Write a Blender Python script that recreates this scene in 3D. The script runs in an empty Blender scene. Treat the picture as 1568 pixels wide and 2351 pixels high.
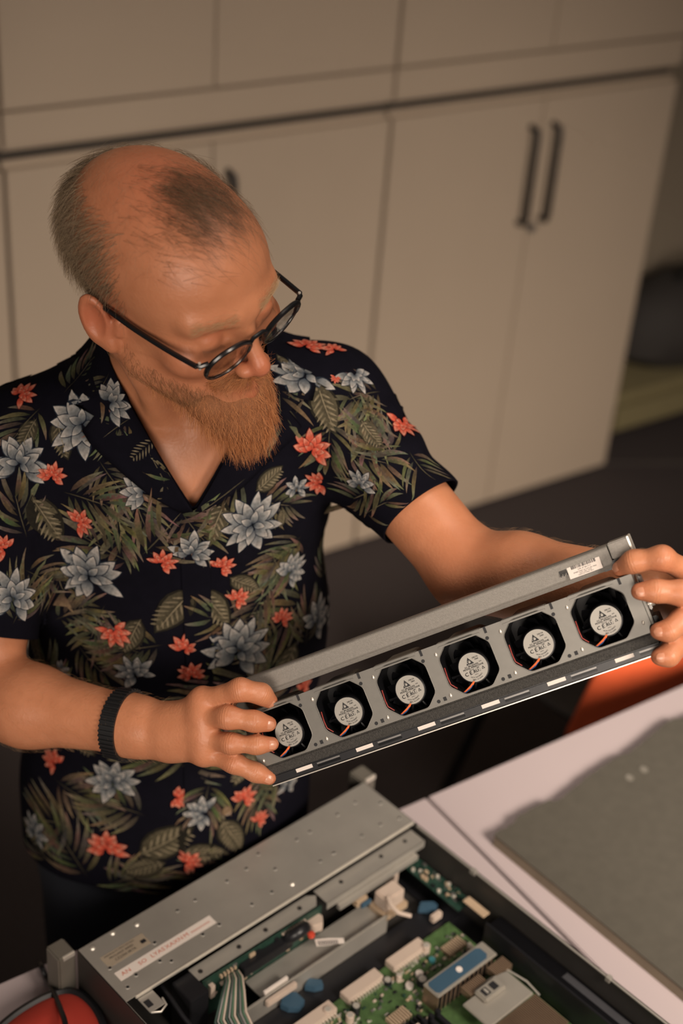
import bpy, bmesh, math, random
import numpy as np
from mathutils import Vector, Matrix
from mathutils.bvhtree import BVHTree

# ------------------------------------------------------------------ camera, light, exposure
scene = bpy.context.scene
COL = scene.collection
FPX, CX, CY = 3310.0, 784.0, 1175.5            # 50 mm lens on a 24x36 frame, in pixels of 1568x2351
RW = np.array([[0.82536631, -0.2469397, 0.50773147],
               [-0.56018134, -0.4704272, 0.68183218],
               [0.07047926, -0.847183, -0.52660577]])   # world axes seen by the camera (x right, y down, z forward)
CAM = np.array([0.0, 0.0, 2.11])
cam_d = bpy.data.cameras.new('camera')
cam_d.sensor_fit = 'VERTICAL'; cam_d.sensor_height = 36.0; cam_d.sensor_width = 24.0
cam_d.lens = FPX / 2351.0 * 36.0
cam_d.dof.use_dof = True; cam_d.dof.focus_distance = 1.43; cam_d.dof.aperture_fstop = 2.7
cam_d.clip_start = 0.05
cam = bpy.data.objects.new('camera', cam_d); COL.objects.link(cam)
cam.matrix_world = Matrix([[RW[i][0], -RW[i][1], -RW[i][2], CAM[i]] for i in range(3)] + [[0, 0, 0, 1]])
scene.camera = cam
def at(px, py, d):
    """world point seen at pixel px,py of the photograph, d metres along the lens axis"""
    return CAM + RW @ np.array([(px - CX) / FPX * d, (py - CY) / FPX * d, d])
def ray_dir(px, py):
    return RW @ np.array([(px - CX) / FPX, (py - CY) / FPX, 1.0])

w = bpy.data.worlds.new('room_ambient'); scene.world = w; w.use_nodes = True
w.node_tree.nodes['Background'].inputs[0].default_value = (1.0, 0.86, 0.76, 1)
w.node_tree.nodes['Background'].inputs[1].default_value = 0.09
def area(name, loc, target, size, power, col, spread=180, size_y=None):
    l = bpy.data.lights.new(name, 'AREA'); l.energy = power; l.color = col; l.size = size
    l.shape = 'RECTANGLE'; l.size_y = size_y or size; l.spread = math.radians(spread)
    o = bpy.data.objects.new(name, l); COL.objects.link(o)
    o.location = loc
    o.rotation_euler = (Vector(target) - Vector(loc)).to_track_quat('-Z', 'Y').to_euler()
    return o
WARM = (1.0, 0.86, 0.73)
area('key_light', (1.10, -1.3, 2.55), (1.95, 2.4, -0.50), 0.8, 16.5, WARM, 54)
area('fill_light', (-0.7, -0.6, 1.75), (0.75, 1.2, 1.3), 0.9, 4.6, WARM, 66)
area('ceiling_light', (1.15, 0.55, 2.85), (1.05, 1.0, 0.0), 0.9, 6, WARM, 120)
scene.view_settings.view_transform = 'Standard'; scene.view_settings.look = 'None'
scene.view_settings.gamma = 1.0; scene.view_settings.use_curve_mapping = False
scene.view_settings.exposure = 0.0
scene.display_settings.display_device = 'sRGB'

# ------------------------------------------------------------------ helpers
rnd = random.Random(7)
def srgb(r, g, b):
    f = lambda c: (c / 255 / 12.92) if c / 255 <= 0.04045 else ((c / 255 + 0.055) / 1.055) ** 2.4
    return (f(r), f(g), f(b))
MATS = {}
def pmat(name, col, rough=0.5, metal=0.0, var=0.12, scale=40.0, bump=0.0, bscale=None, spec=0.5, emis=None, coat=0.0, sub=0.0, stretch=None):
    """node material: base colour broken up by noise, optional fine bump"""
    if name in MATS: return MATS[name]
    m = bpy.data.materials.new(name); m.use_nodes = True; nt = m.node_tree; N = nt.nodes; L = nt.links
    b = N['Principled BSDF']
    tc = N.new('ShaderNodeTexCoord'); src = tc.outputs['Object']
    if stretch:
        mp = N.new('ShaderNodeMapping'); mp.inputs['Scale'].default_value = stretch; L.new(src, mp.inputs[0]); src = mp.outputs[0]
    nz = N.new('ShaderNodeTexNoise'); nz.inputs['Scale'].default_value = scale; nz.inputs['Detail'].default_value = 5
    L.new(src, nz.inputs['Vector'])
    mx = N.new('ShaderNodeMix'); mx.data_type = 'RGBA'
    mx.inputs[6].default_value = (*[max(0, c * (1 - var)) for c in col], 1); mx.inputs[7].default_value = (*[min(1, c * (1 + var)) for c in col], 1)
    L.new(nz.outputs['Fac'], mx.inputs[0]); L.new(mx.outputs[2], b.inputs['Base Color'])
    b.inputs['Roughness'].default_value = rough; b.inputs['Metallic'].default_value = metal
    b.inputs['Specular IOR Level'].default_value = spec; b.inputs['Coat Weight'].default_value = coat
    if sub:
        b.inputs['Subsurface Weight'].default_value = sub; b.inputs['Subsurface Radius'].default_value = (0.9, 0.35, 0.2); b.inputs['Subsurface Scale'].default_value = 0.006
    if bump:
        n2 = N.new('ShaderNodeTexNoise'); n2.inputs['Scale'].default_value = bscale or scale * 6; n2.inputs['Detail'].default_value = 3
        L.new(src, n2.inputs['Vector'])
        bp = N.new('ShaderNodeBump'); bp.inputs['Strength'].default_value = bump; bp.inputs['Distance'].default_value = 0.001
        L.new(n2.outputs['Fac'], bp.inputs['Height']); L.new(bp.outputs[0], b.inputs['Normal'])
    MATS[name] = m
    return m

def link(o, parent=None, world=False):
    COL.objects.link(o)
    if parent is not None:
        o.parent = parent
        if world: o.matrix_parent_inverse = PM.get(parent.name, Matrix.Identity(4)).inverted()
    return o
PM = {}
def empty(name, M, label=None, cat=None, group=None, kind=None):
    o = bpy.data.objects.new(name, None); COL.objects.link(o); o.empty_display_size = 0.05
    o.matrix_world = M; PM[o.name] = M.copy()
    tag(o, label, cat, group, kind); return o
def tag(o, label=None, cat=None, group=None, kind=None):
    if label: o['label'] = label
    if cat: o['category'] = cat
    if group: o['group'] = group
    if kind: o['kind'] = kind
    return o
def T(x, y, z): return Matrix.Translation((x, y, z))

class MB:
    def __init__(s): s.v = []; s.f = []; s.c = []
    def add(s, vs, fs, M=None):
        n = len(s.v)
        s.v += [tuple(M @ Vector(p)) for p in vs] if M is not None else [tuple(p) for p in vs]
        s.f += [tuple(i + n for i in f) for f in fs]
        return s
    def box(s, lo, hi, M=None):
        (a, b, c), (d, e, f) = lo, hi
        return s.add([(a,b,c),(d,b,c),(d,e,c),(a,e,c),(a,b,f),(d,b,f),(d,e,f),(a,e,f)],
                     [(0,3,2,1),(4,5,6,7),(0,1,5,4),(1,2,6,5),(2,3,7,6),(3,0,4,7)], M)
    def cbox(s, c, d, M=None): return s.box([c[i]-d[i]/2 for i in range(3)], [c[i]+d[i]/2 for i in range(3)], M)
    def prism(s, pts, z0, z1, M=None):
        n = len(pts)
        return s.add([(x,y,z0) for x,y in pts]+[(x,y,z1) for x,y in pts],
                     [tuple(range(n-1,-1,-1)), tuple(range(n,2*n))]+[(i,(i+1)%n,n+(i+1)%n,n+i) for i in range(n)], M)
    def cyl(s, p, q, r0, r1=None, n=16, caps=True):
        p, q = Vector(p), Vector(q); r1 = r0 if r1 is None else r1
        d = (q-p).normalized(); a = d.orthogonal().normalized(); b = d.cross(a)
        vs = []
        for c, r in ((p, r0), (q, r1)):
            vs += [c + (a*math.cos(2*math.pi*i/n) + b*math.sin(2*math.pi*i/n))*r for i in range(n)]
        fs = [(i,(i+1)%n,n+(i+1)%n,n+i) for i in range(n)]
        if caps: fs += [tuple(range(n-1,-1,-1)), tuple(range(n,2*n))]
        return s.add(vs, fs)
    def tube(s, pts, r, n=8, closed=False, sx=1.0, up=None):
        pts = [Vector(p) for p in pts]; m = len(pts); vs = []; fs = []
        R = r if hasattr(r, '__len__') else [r]*m
        prev = None
        for i, p in enumerate(pts):
            if closed: d = pts[(i+1) % m] - pts[i-1]
            else: d = pts[min(i+1, m-1)] - pts[max(i-1, 0)]
            d.normalize()
            if up is not None: a = Vector(up) - d*d.dot(Vector(up)); a.normalize()
            elif prev is None: a = d.orthogonal().normalized()
            else: a = (prev - d*prev.dot(d)).normalized()
            prev = a; b = d.cross(a)
            vs += [p + (a*math.cos(2*math.pi*k/n)*sx + b*math.sin(2*math.pi*k/n))*R[i] for k in range(n)]
        for i in range(m if closed else m-1):
            j = (i+1) % m
            fs += [(i*n+k, i*n+(k+1)%n, j*n+(k+1)%n, j*n+k) for k in range(n)]
        if not closed: fs += [tuple(range(n-1,-1,-1)), tuple(range((m-1)*n, m*n))]
        return s.add(vs, fs)
    def lathe(s, prof, M=None, n=24):
        vs = []; fs = []
        for r, z in prof: vs += [(r*math.cos(2*math.pi*k/n), r*math.sin(2*math.pi*k/n), z) for k in range(n)]
        for i in range(len(prof)-1):
            fs += [(i*n+k, i*n+(k+1)%n, (i+1)*n+(k+1)%n, (i+1)*n+k) for k in range(n)]
        fs += [tuple(range(n-1,-1,-1)), tuple(range((len(prof)-1)*n, len(prof)*n))]
        return s.add(vs, fs, M)
    def mesh(s, name, bevel=0, seg=2, smooth=False):
        me = bpy.data.meshes.new(name)
        me.from_pydata([tuple(v) for v in s.v], [], s.f)
        bm = bmesh.new(); bm.from_mesh(me)
        bmesh.ops.recalc_face_normals(bm, faces=bm.faces)
        if bevel:
            es = [e for e in bm.edges if len(e.link_faces) == 2 and e.calc_face_angle(0) > 0.5]
            bmesh.ops.bevel(bm, geom=es, offset=bevel, segments=seg, affect='EDGES', clamp_overlap=True)
        if smooth:
            for f in bm.faces: f.smooth = True
            for e in bm.edges:
                if len(e.link_faces) == 2 and e.calc_face_angle(0) > 0.7: e.smooth = False
        bm.to_mesh(me); bm.free()
        return me
    def build(s, name, mat, parent=None, bevel=0, smooth=False, world=False, M=None, label=None, kind=None):
        me = s.mesh(name, bevel, 2, smooth); me.materials.append(mat)
        o = bpy.data.objects.new(name, me); link(o, parent, world)
        if M is not None: o.matrix_local = M
        return tag(o, label, None, None, kind)
def inst(src, parent, M=None, name=None):
    o = bpy.data.objects.new(name or src.name.split('.')[0], src.data); link(o, parent)
    if M is not None: o.matrix_local = M
    return o
_font_cache = {}
def text_mesh(body, size, align='CENTER'):
    k = (body, size, align)
    if k not in _font_cache:
        cu = bpy.data.curves.new('lettering', 'FONT'); cu.body = body; cu.size = size; cu.align_x = align; cu.align_y = 'CENTER'; cu.resolution_u = 2
        o = bpy.data.objects.new('lettering', cu); COL.objects.link(o)
        dg = bpy.context.evaluated_depsgraph_get()
        me = bpy.data.meshes.new_from_object(o.evaluated_get(dg))
        vs = [tuple(v.co) for v in me.vertices]; fs = [tuple(p.vertices) for p in me.polygons]
        bpy.data.objects.remove(o); bpy.data.curves.remove(cu); bpy.data.meshes.remove(me)
        _font_cache[k] = (vs, fs)
    return _font_cache[k]

# ------------------------------------------------------------------ materials
m_cab = pmat('cabinet_paint', (0.47, 0.375, 0.285), 0.5, var=0.03, scale=6, bump=0.05, bscale=300)
m_cabdark = pmat('cabinet_gap_shade', (0.05, 0.042, 0.034), 0.8)
m_floor = pmat('dark_carpet', (0.050, 0.041, 0.040), 0.95, var=0.5, scale=160, bump=0.5, bscale=500, spec=0.1)
m_wall = pmat('wall_paint', (0.33, 0.27, 0.20), 0.8, var=0.05, scale=8, bump=0.1)
m_black = pmat('black_metal', (0.012, 0.011, 0.011), 0.4, 0.0, var=0.3)
m_white = pmat('white_laminate', (0.46, 0.385, 0.39), 0.45, var=0.02, scale=12, bump=0.03)
m_edge = pmat('table_edge', (0.42, 0.38, 0.32), 0.6)
m_leg = pmat('grey_metal_leg', (0.25, 0.24, 0.23), 0.4, 0.7)
m_foam = pmat('grey_foam', (0.085, 0.077, 0.062), 0.9, var=0.16, scale=60, bump=0.4, bscale=700, spec=0.2)
m_foamside = pmat('foam_side', (0.30, 0.25, 0.18), 0.9, var=0.15)
m_steel = pmat('galvanised_steel', (0.40, 0.375, 0.335), 0.42, 0.5, var=0.16, scale=25, bump=0.06, bscale=900)
m_plate = pmat('cage_steel', (0.185, 0.176, 0.158), 0.42, 0.35, var=0.10, scale=120, bump=0.05, bscale=1500)
m_rail = pmat('textured_rail', (0.24, 0.222, 0.198), 0.5, 0.3, var=0.22, scale=500, bump=0.25, bscale=1500)
m_bright = pmat('bright_metal', (0.75, 0.70, 0.62), 0.3, 0.6, var=0.1)
m_blk = pmat('black_plastic', (0.010, 0.010, 0.012), 0.35, var=0.2, bump=0.05)
m_blkgloss = pmat('black_gloss_plastic', (0.004, 0.004, 0.005), 0.3, var=0.2, spec=0.3)
m_fan = pmat('fan_black', (0.006, 0.006, 0.007), 0.4, var=0.2, spec=0.22)
m_darksteel = pmat('dark_steel', (0.05, 0.046, 0.042), 0.5, 0.4)
m_sponge = pmat('speckled_foam_strip', (0.035, 0.032, 0.028), 0.75, var=0.95, scale=420, bump=0.9, bscale=900)
m_label = pmat('silver_label', (0.34, 0.32, 0.285), 0.45, 0.15, var=0.06, scale=200)
m_paper = pmat('white_sticker', (0.72, 0.64, 0.58), 0.6, var=0.04)
m_ink = pmat('ink_and_hole_shade', (0.010, 0.010, 0.012), 0.6)  # print, and the black that stands in for shade in small holes
m_redink = pmat('red_ink', (0.55, 0.12, 0.06), 0.6)
m_redwire = pmat('red_wire', (0.55, 0.06, 0.03), 0.4)
m_bluewire = pmat('blue_wire', (0.02, 0.06, 0.16), 0.4)
m_orangewire = pmat('orange_wire', (0.75, 0.16, 0.05), 0.4)
m_orange = pmat('orange_fabric', (0.82, 0.13, 0.04), 0.75, var=0.15, scale=30, bump=0.2)
m_red = pmat('red_fabric', (0.42, 0.035, 0.02), 0.7, var=0.15, scale=30, bump=0.2)
m_pcb = pmat('green_circuit_board', (0.055, 0.105, 0.035), 0.45, var=0.9, scale=90, bump=0.2)
m_pcbd = pmat('dark_green_board', (0.016, 0.045, 0.032), 0.4, var=0.6, scale=150, bump=0.2)
m_chip = pmat('cream_connector', (0.50, 0.40, 0.33), 0.55, var=0.06)
m_blue = pmat('blue_plastic', (0.035, 0.080, 0.125), 0.5, var=0.1)
m_tan = pmat('tan_component', (0.42, 0.31, 0.21), 0.5, var=0.2)
m_copper = pmat('copper_fins', (0.36, 0.25, 0.17), 0.4, 0.6, var=0.2)
m_alu = pmat('cast_aluminium', (0.42, 0.39, 0.34), 0.45, 0.6, var=0.1, bump=0.1)

# ------------------------------------------------------------------ room
def struct(name, mb, mat, label, bevel=0):
    o = mb.build(name, mat, None, bevel); tag(o, label, None, None, 'structure'); return o
struct('floor', MB().box((-2.5, -2.0, -0.05), (5.0, 4.2, 0.0)), m_floor, 'dark grey carpeted floor')
struct('wall_back', MB().box((-2.5, 3.05, 0), (5.0, 3.15, 2.9)), m_wall, 'brown painted wall behind the cabinets')
struct('wall_right', MB().box((4.3, -2.0, 0), (4.4, 3.05, 2.9)), m_wall, 'brown painted wall beside the cabinets')
struct('baseboard_back', MB().box((2.95, 3.035, 0), (4.3, 3.05, 0.08)), m_black, 'dark skirting along the back wall')
struct('trim_1', MB().prism([(2.885, 2.60), (2.905, 2.58), (3.5, 2.27), (3.52, 2.30)], 0, 0.004), pmat('floor_strip', (0.06, 0.05, 0.045), 0.6), 'thin strip across the carpet by the cabinet corner')

# ------------------------------------------------------------------ cabinets (each unit 0.93 wide, lower cabinet with an upper one on it)
CABY = 2.577
def cabinet(x0, x1, z0, z1, label, lower, group):
    e = empty('storage_cabinet', T(x0, CABY, z0), label, 'cabinet', group)
    wdt = x1 - x0; h = z1 - z0; g = 0.0022
    b = MB()
    b.box((0.002, 0.02, 0), (wdt-0.002, 0.45, h))
    b.build('carcass', m_cab, e, 0.002)
    if lower: d0, d1 = 0.008, h - 0.012
    else:
        d0, d1 = 0.086, h - 0.01
        MB().box((0.002, 0.0, 0.012), (wdt-0.002, 0.0199, 0.080)).build('plinth', m_cab, e, 0.002)
    mid = wdt/2
    for k, (a, c) in enumerate(((0.003, mid-g*0.7), (mid+g*0.7, wdt-0.003))):
        d = MB().box((a, 0.0, d0), (c, 0.0199, d1)).build('door', m_cab, e, 0.002)
        if lower:
            hx = mid + (-0.036 if k == 0 else 0.036)
            hb = MB()
            hb.tube([(hx, 0.0, 1.09-z0), (hx, -0.028, 1.085-z0), (hx, -0.032, 1.07-z0), (hx, -0.032, 0.865-z0), (hx, -0.028, 0.85-z0), (hx, 0.0, 0.845-z0)], 0.0075, 10)
            hb.build('handle', m_black, d, smooth=True, label='black bar handle')
    if lower:
        MB().cyl((mid+0.012, 0, 0.824-z0), (mid+0.012, -0.008, 0.824-z0), 0.012, n=20).build('lock', m_leg, e, smooth=True, label='small round lock')
    return e
XS = [0.11, 1.04, 1.97, 2.89]
for i, wh in enumerate(('at the picture\'s left edge, mostly cut off', 'directly behind the man\'s head', 'with a pair of black handles in view')):
    cabinet(XS[i]+0.0015, XS[i+1]-0.0015, 0.0, 1.165, 'beige lower storage cabinet ' + wh, True, 'row of lower cabinets')
for i, wh in enumerate(('at the picture\'s left edge, cut off', 'above the man\'s head', 'above the cabinet with two handles')):
    cabinet(XS[i]+0.0015, XS[i+1]-0.0015, 1.185, 2.15, 'beige upper storage cabinet ' + wh, False, 'row of upper cabinets')
MB().box((0.12, CABY+0.03, 1.165), (2.88, CABY+0.44, 1.185)).build('gap_shade', m_cabdark, None); bpy.data.objects['gap_shade']['kind'] = 'structure'; bpy.data.objects['gap_shade']['label'] = 'dark filler coloured as the shadow in the gap between lower and upper cabinets'  # recessed dark filler; the gap's shadow is put into its colour

# low padded bench with a dark bag in the corner beyond the cabinets
e = empty('low_bench', T(3.35, 2.82, 0), 'low olive padded floor seat beyond the cabinet corner', 'bench')
MB().box((-0.40, -0.17, 0.035), (0.5, 0.20, 0.165)).build('seat', pmat('olive_fabric', (0.20, 0.165, 0.08), 0.9, bump=0.2), e, 0.03, True)
MB().box((-0.38, -0.13, 0.018), (0.48, 0.18, 0.05)).build('seat_frame', m_black, e, 0.005)
for x in (-0.36, 0.42):
    for y in (-0.12, 0.14): MB().box((x, y, 0), (x+0.04, y+0.04, 0.02)).build('leg', m_black, e)
b = empty('duffel_bag', T(3.42, 2.84, 0.165), 'dark slouching bag on the low olive seat', 'bag')
bb = MB(); bb.lathe([(0.001, 0), (0.15, 0.0), (0.20, 0.05), (0.205, 0.13), (0.17, 0.22), (0.08, 0.27), (0.001, 0.28)], Matrix.Diagonal((1.5, 0.8, 1, 1)), 28)
bb.build('body', pmat('dark_bag_cloth', (0.035, 0.03, 0.027), 0.8, bump=0.3), b, smooth=True)
MB().tube([(-0.12, -0.02, 0.24), (-0.08, -0.05, 0.33), (0, -0.06, 0.36), (0.08, -0.05, 0.33), (0.12, -0.02, 0.24)], 0.010, 8).build('handle', m_black, b, smooth=True)

# orange chair behind the table
e = empty('shell_chair', Matrix.Translation((1.80, 1.50, 0)), 'bright orange shell chair standing behind the white table', 'chair')
def shell(name, rows, mat, par, thick=0.014):
    n = len(rows[0]); vs = [p for r in rows for p in r]
    fs = [(i*n+k, i*n+k+1, (i+1)*n+k+1, (i+1)*n+k) for i in range(len(rows)-1) for k in range(n-1)]
    o = MB().add(vs, fs).build(name, mat, par, smooth=True)
    md = o.modifiers.new('thick', 'SOLIDIFY'); md.thickness = thick; md.offset = 0
    sb = o.modifiers.new('sub', 'SUBSURF'); sb.levels = sb.render_levels = 2
    return o
# the backrest stands on the table side, so only its outer face and one edge show
rows = []
for i in range(6):
    z = 0.42 + i*0.052; hw = 0.27 - 0.004*max(0, i-3)**2
    rows.append([(hw*math.sin(a), -0.225 - 0.012*i + 0.10*(1-math.cos(a)), z) for a in np.linspace(-1.35, 1.35, 9)])
shell('backrest', rows, m_orange, e)
rows = [[(x*(1 if abs(y) < 0.2 else 0.9), y, 0.42 + 0.03*(x/0.23)**2 + 0.02*(y/0.22)**2) for x in np.linspace(-0.25, 0.25, 7)] for y in np.linspace(-0.21, 0.20, 7)]
shell('seat', rows, m_black, e, 0.02)
for sx in (-1, 1):
    for sy in (-1, 1): MB().cyl((sx*0.14, sy*0.13, 0.41), (sx*0.21, sy*0.19, 0.0), 0.012, n=10).build('leg', m_black, e, smooth=True)

# ------------------------------------------------------------------ tables
TZ = 0.725; TFAR = 1.116
def table(x0, x1, label):
    e = empty('work_table', T(x0, 0, 0), label, 'table', 'white work tables')
    MB().box((0, 0.30, TZ-0.025), (x1-x0, TFAR, TZ)).build('tabletop', m_white, e, 0.0018)
    MB().box((0.06, 0.36, TZ-0.075), (x1-x0-0.06, TFAR-0.10, TZ-0.026)).build('apron', m_leg, e, 0.003)
    for x in (0.04, x1-x0-0.09):
        for y in (0.34, TFAR-0.10): MB().box((x, y, 0), (x+0.05, y+0.05, TZ-0.0255)).build('leg', m_leg, e, 0.004)
table(-0.38, 1.0175, 'white table top that the open server stands on')
table(1.0215, 2.42, 'white table top with the grey foam sheet on it')
# grey foam sheet with a torn far edge
vs = []
r2 = random.Random(3)
A0 = np.array([1.040, 0.997]); dl = np.array([0.108, -0.994]); du = np.array([0.993, 0.117])
far = []
x = 0.0; off = 0.0
while x < 0.62:
    far.append(A0 + du*x + np.array([0, 0.004*math.sin(x*37) + off + r2.uniform(-0.0012, 0.0012)])); st = r2.uniform(0.004, 0.016); x += st
    if r2.random() < 0.22: off = r2.uniform(-0.005, 0.004)
poly = [tuple(p) for p in far] + [tuple(A0 + du*0.62 + dl*0.55), tuple(A0 + dl*0.55)]
fe = empty('foam_sheet', T(0, 0, TZ), 'thick grey foam sheet with a torn edge on the table', 'foam sheet')
MB().prism(poly[::-1], 0.0175, 0.0190).build('top_skin', m_foam, fe)
MB().prism([tuple(np.array(p)+np.array([0.0006, -0.0006])) for p in poly[::-1]], 0.0, 0.0175).build('core', m_foamside, fe)
for px, py in ((1445, 1786), (1478, 1767)):
    r = ray_dir(px, py); t = (TZ+0.0192-CAM[2])/r[2]; p = CAM + r*t
    MB().lathe([(0.001, 0), (0.0062, 0), (0.0062, 0.001), (0.005, 0.0012), (0.0045, 0.0006), (0.001, 0.0006)], T(p[0], p[1], 0.0191)).build('rivet', pmat('foam_mark', (0.17, 0.155, 0.13), 0.7), fe, smooth=True)
# red pouch with black piping and a cable, left of the server
def zpix(px, py, z):
    r = ray_dir(px, py); t = (z-CAM[2])/r[2]; return CAM + r*t
pts = [(-60, 2420), (-10, 2372), (40, 2330), (95, 2297), (140, 2281), (172, 2282), (200, 2300), (224, 2332), (240, 2378), (248, 2440)]
rim = [Vector(zpix(px, py, TZ+0.030)) for px, py in pts]
cen = Vector(zpix(120, 2460, TZ+0.055))
pe = empty('zip_pouch', T(*zpix(130, 2380, TZ)), 'red pouch with black piping left of the server', 'pouch')
loop = rim + [Vector(zpix(260, 2520, TZ+0.03)), Vector(zpix(120, 2560, TZ+0.03)), Vector(zpix(-40, 2500, TZ+0.03))]
def catmull(P, n=6, closed=True):
    out = []; m = len(P)
    for i in range(m if closed else m-1):
        p0, p1, p2, p3 = (P[(i-1) % m], P[i], P[(i+1) % m], P[(i+2) % m]) if closed else (P[max(i-1, 0)], P[i], P[i+1], P[min(i+2, m-1)])
        for k in range(n):
            t = k/n
            out.append(0.5*((2*p1)+(p2-p0)*t+(2*p0-5*p1+4*p2-p3)*t*t+(3*p1-p0-3*p2+p3)*t**3))
    if not closed: out.append(P[-1])
    return out
lp = catmull(loop, 5)
n = len(lp); vs = []; fs = []
for k, s_ in enumerate((1.0, 0.85, 0.6, 0.3)):
    for p in lp: vs.append(cen + (p-cen)*s_ + Vector((0, 0, [-0.0, 0.012, 0.012, 0.004][k])))
for k in range(3): fs += [(k*n+i, k*n+(i+1) % n, (k+1)*n+(i+1) % n, (k+1)*n+i) for i in range(n)]
fs.append(tuple(range(3*n, 4*n)))
m0 = MB().add(vs, fs)
nb = [Vector((p.x, p.y, TZ+0.001)) for p in lp]
m0.add(list(lp)+nb, [(i, (i+1) % n, n+(i+1) % n, n+i) for i in range(n)] + [tuple(range(n, 2*n))])
m0.build('body', m_red, pe, smooth=True, world=True)
MB().tube(lp, 0.0065, 8, closed=True).build('piping', m_blk, pe, smooth=True, world=True)
ce = MB().tube(catmull([Vector(zpix(*p)) for p in ((92, 2212, TZ-0.06), (95, 2218, TZ+0.006), (108, 2248, TZ+0.005), (125, 2283, TZ+0.037), (140, 2320, TZ+0.057), (150, 2352, TZ+0.069), (158, 2420, TZ+0.070), (160, 2500, TZ+0.066))], 6, False), 0.0032, 8).build('power_cable', m_blk, None, smooth=True)
tag(ce, 'thin black cable running over the red pouch', 'cable')
# ------------------------------------------------------------------ fan module held in both hands
mo = at(1004, 1551, 1.41)
rot_ = math.radians(2.65); rz_ = np.array([[math.cos(rot_), math.sin(rot_), 0], [-math.sin(rot_), math.cos(rot_), 0], [0, 0, 1]])
m1 = RW @ rz_ @ np.array([0.898, -0.315, -0.309]); m1 /= np.linalg.norm(m1)
mu = RW @ rz_ @ np.array([-0.329, -0.944, 0.0]); mu -= m1*(mu@m1); mu /= np.linalg.norm(mu)
m3 = np.cross(m1, mu)
MM = Matrix([[m1[i], mu[i], m3[i], mo[i]] for i in range(3)] + [[0, 0, 0, 1]])
def mod(x, y, z): return mo + m1*x + mu*y + m3*z
fm = empty('fan_module', MM, 'steel server fan module with six black fans held in both hands', 'fan module')
PITCH, HW, HH = 0.0688, 0.2120, 0.0290
FXS = [(-2.5+i)*PITCH for i in range(6)]
def octo(n_per=6, R=0.0268, c=0.0125):
    """rounded octagonal opening outline, starting at angle 0, counter-clockwise"""
    raw = []
    h = R
    P = [(h, -h+c), (h, h-c), (h-c, h), (-h+c, h), (-h, h-c), (-h, -h+c), (-h+c, -h), (h-c, -h)]
    out = []
    for i in range(8):
        a = Vector((*P[i], 0)); b = Vector((*P[(i+1) % 8], 0)); z = Vector((*P[i-1], 0))
        # round the corner
        p0 = a + (z-a).normalized()*0.0035; p2 = a + (b-a).normalized()*0.0035
        for t in (0, 0.33, 0.67, 1): out.append(p0*(1-t)**2 + a*2*t*(1-t) + p2*t*t)
    return [(p.x, p.y) for p in out]
OCT = octo()
plate = MB()
for i, fx in enumerate(FXS):
    xl = -PITCH/2 if i else -HW - fx; xr = PITCH/2 if i < 5 else HW - fx
    angs = sorted([(math.atan2(y, x), x, y) for x, y in OCT])
    # rectangle points at matching angles, with its corners added
    corners = [math.atan2(y, x) for x in (xl, xr) for y in (-HH, HH)]
    def rect(a):
        c, s = math.cos(a), math.sin(a); t = 1e9
        if c > 1e-9: t = min(t, xr/c)
        if c < -1e-9: t = min(t, xl/c)
        if s > 1e-9: t = min(t, HH/s)
        if s < -1e-9: t = min(t, -HH/s)
        return (c*t, s*t)
    A = [a for a, _, _ in angs]
    for ca in corners:
        j = min(range(len(A)), key=lambda q: abs(A[q]-ca)); A[j] = ca
    inner = [(x, y) for _, x, y in angs]; outer = [rect(a) for a in A]
    n = len(inner)
    for z0, flip in ((0.0, False), (-0.0012, True)):
        vs = [(fx+x, y, z0) for x, y in inner] + [(fx+x, y, z0) for x, y in outer]
        fs = [(k, (k+1) % n, n+(k+1) % n, n+k) for k in range(n)]
        plate.add(vs, fs)
    vs = [(fx+x, y, 0.0) for x, y in inner] + [(fx+x, y, -0.0012) for x, y in inner]
    plate.add(vs, [(k, (k+1) % n, n+(k+1) % n, n+k) for k in range(n)])
me = bpy.data.meshes.new('front_plate'); me.from_pydata(plate.v, [], plate.f); me.materials.append(m_plate)
o = bpy.data.objects.new('front_plate', me); link(o, fm)
# bright pressed rim round each opening
for fx in FXS:
    MB().tube([(fx+x*1.005, y*1.005, 0.0001) for x, y in OCT], 0.0004, 6, closed=True).build('opening_rim', m_plate, fm, smooth=True)
# folded tabs along the top edge, and side walls
for i, fx in enumerate(FXS):
    MB().box((fx-0.024, HH-0.0012, -0.009), (fx+0.022, HH+0.0002, 0.0012)).build('top_tab', m_plate, fm, 0.0004)
    MB().box((fx-0.023, HH-0.0046, 0.0001), (fx+0.021, HH-0.0030, 0.0008)).build('pressed_ridge', m_plate, fm, 0.0003)
    MB().box((fx+0.026, HH-0.0060, 0.0001), (fx+0.0285, HH+0.0003, 0.0004)).build('notch_shade', m_ink, fm)  # black sliver painted as the shade of a notch
o = MB().box((-HW, -HH, -0.045), (-HW+0.0012, HH+0.012, -0.0012)).build('side_plate', m_plate, fm)
o = MB().box((HW-0.0012, -HH, -0.045), (HW, HH+0.012, -0.0012)).build('side_plate', m_plate, fm)
MB().box((-HW, HH+0.010, -0.045), (-HW+0.008, HH+0.026, -0.0225)).build('rail_bracket', m_plate, fm, 0.001)
MB().box((HW-0.012, HH+0.010, -0.045), (HW+0.002, HH+0.026, -0.0225)).build('rail_bracket', m_plate, fm, 0.001)
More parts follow.
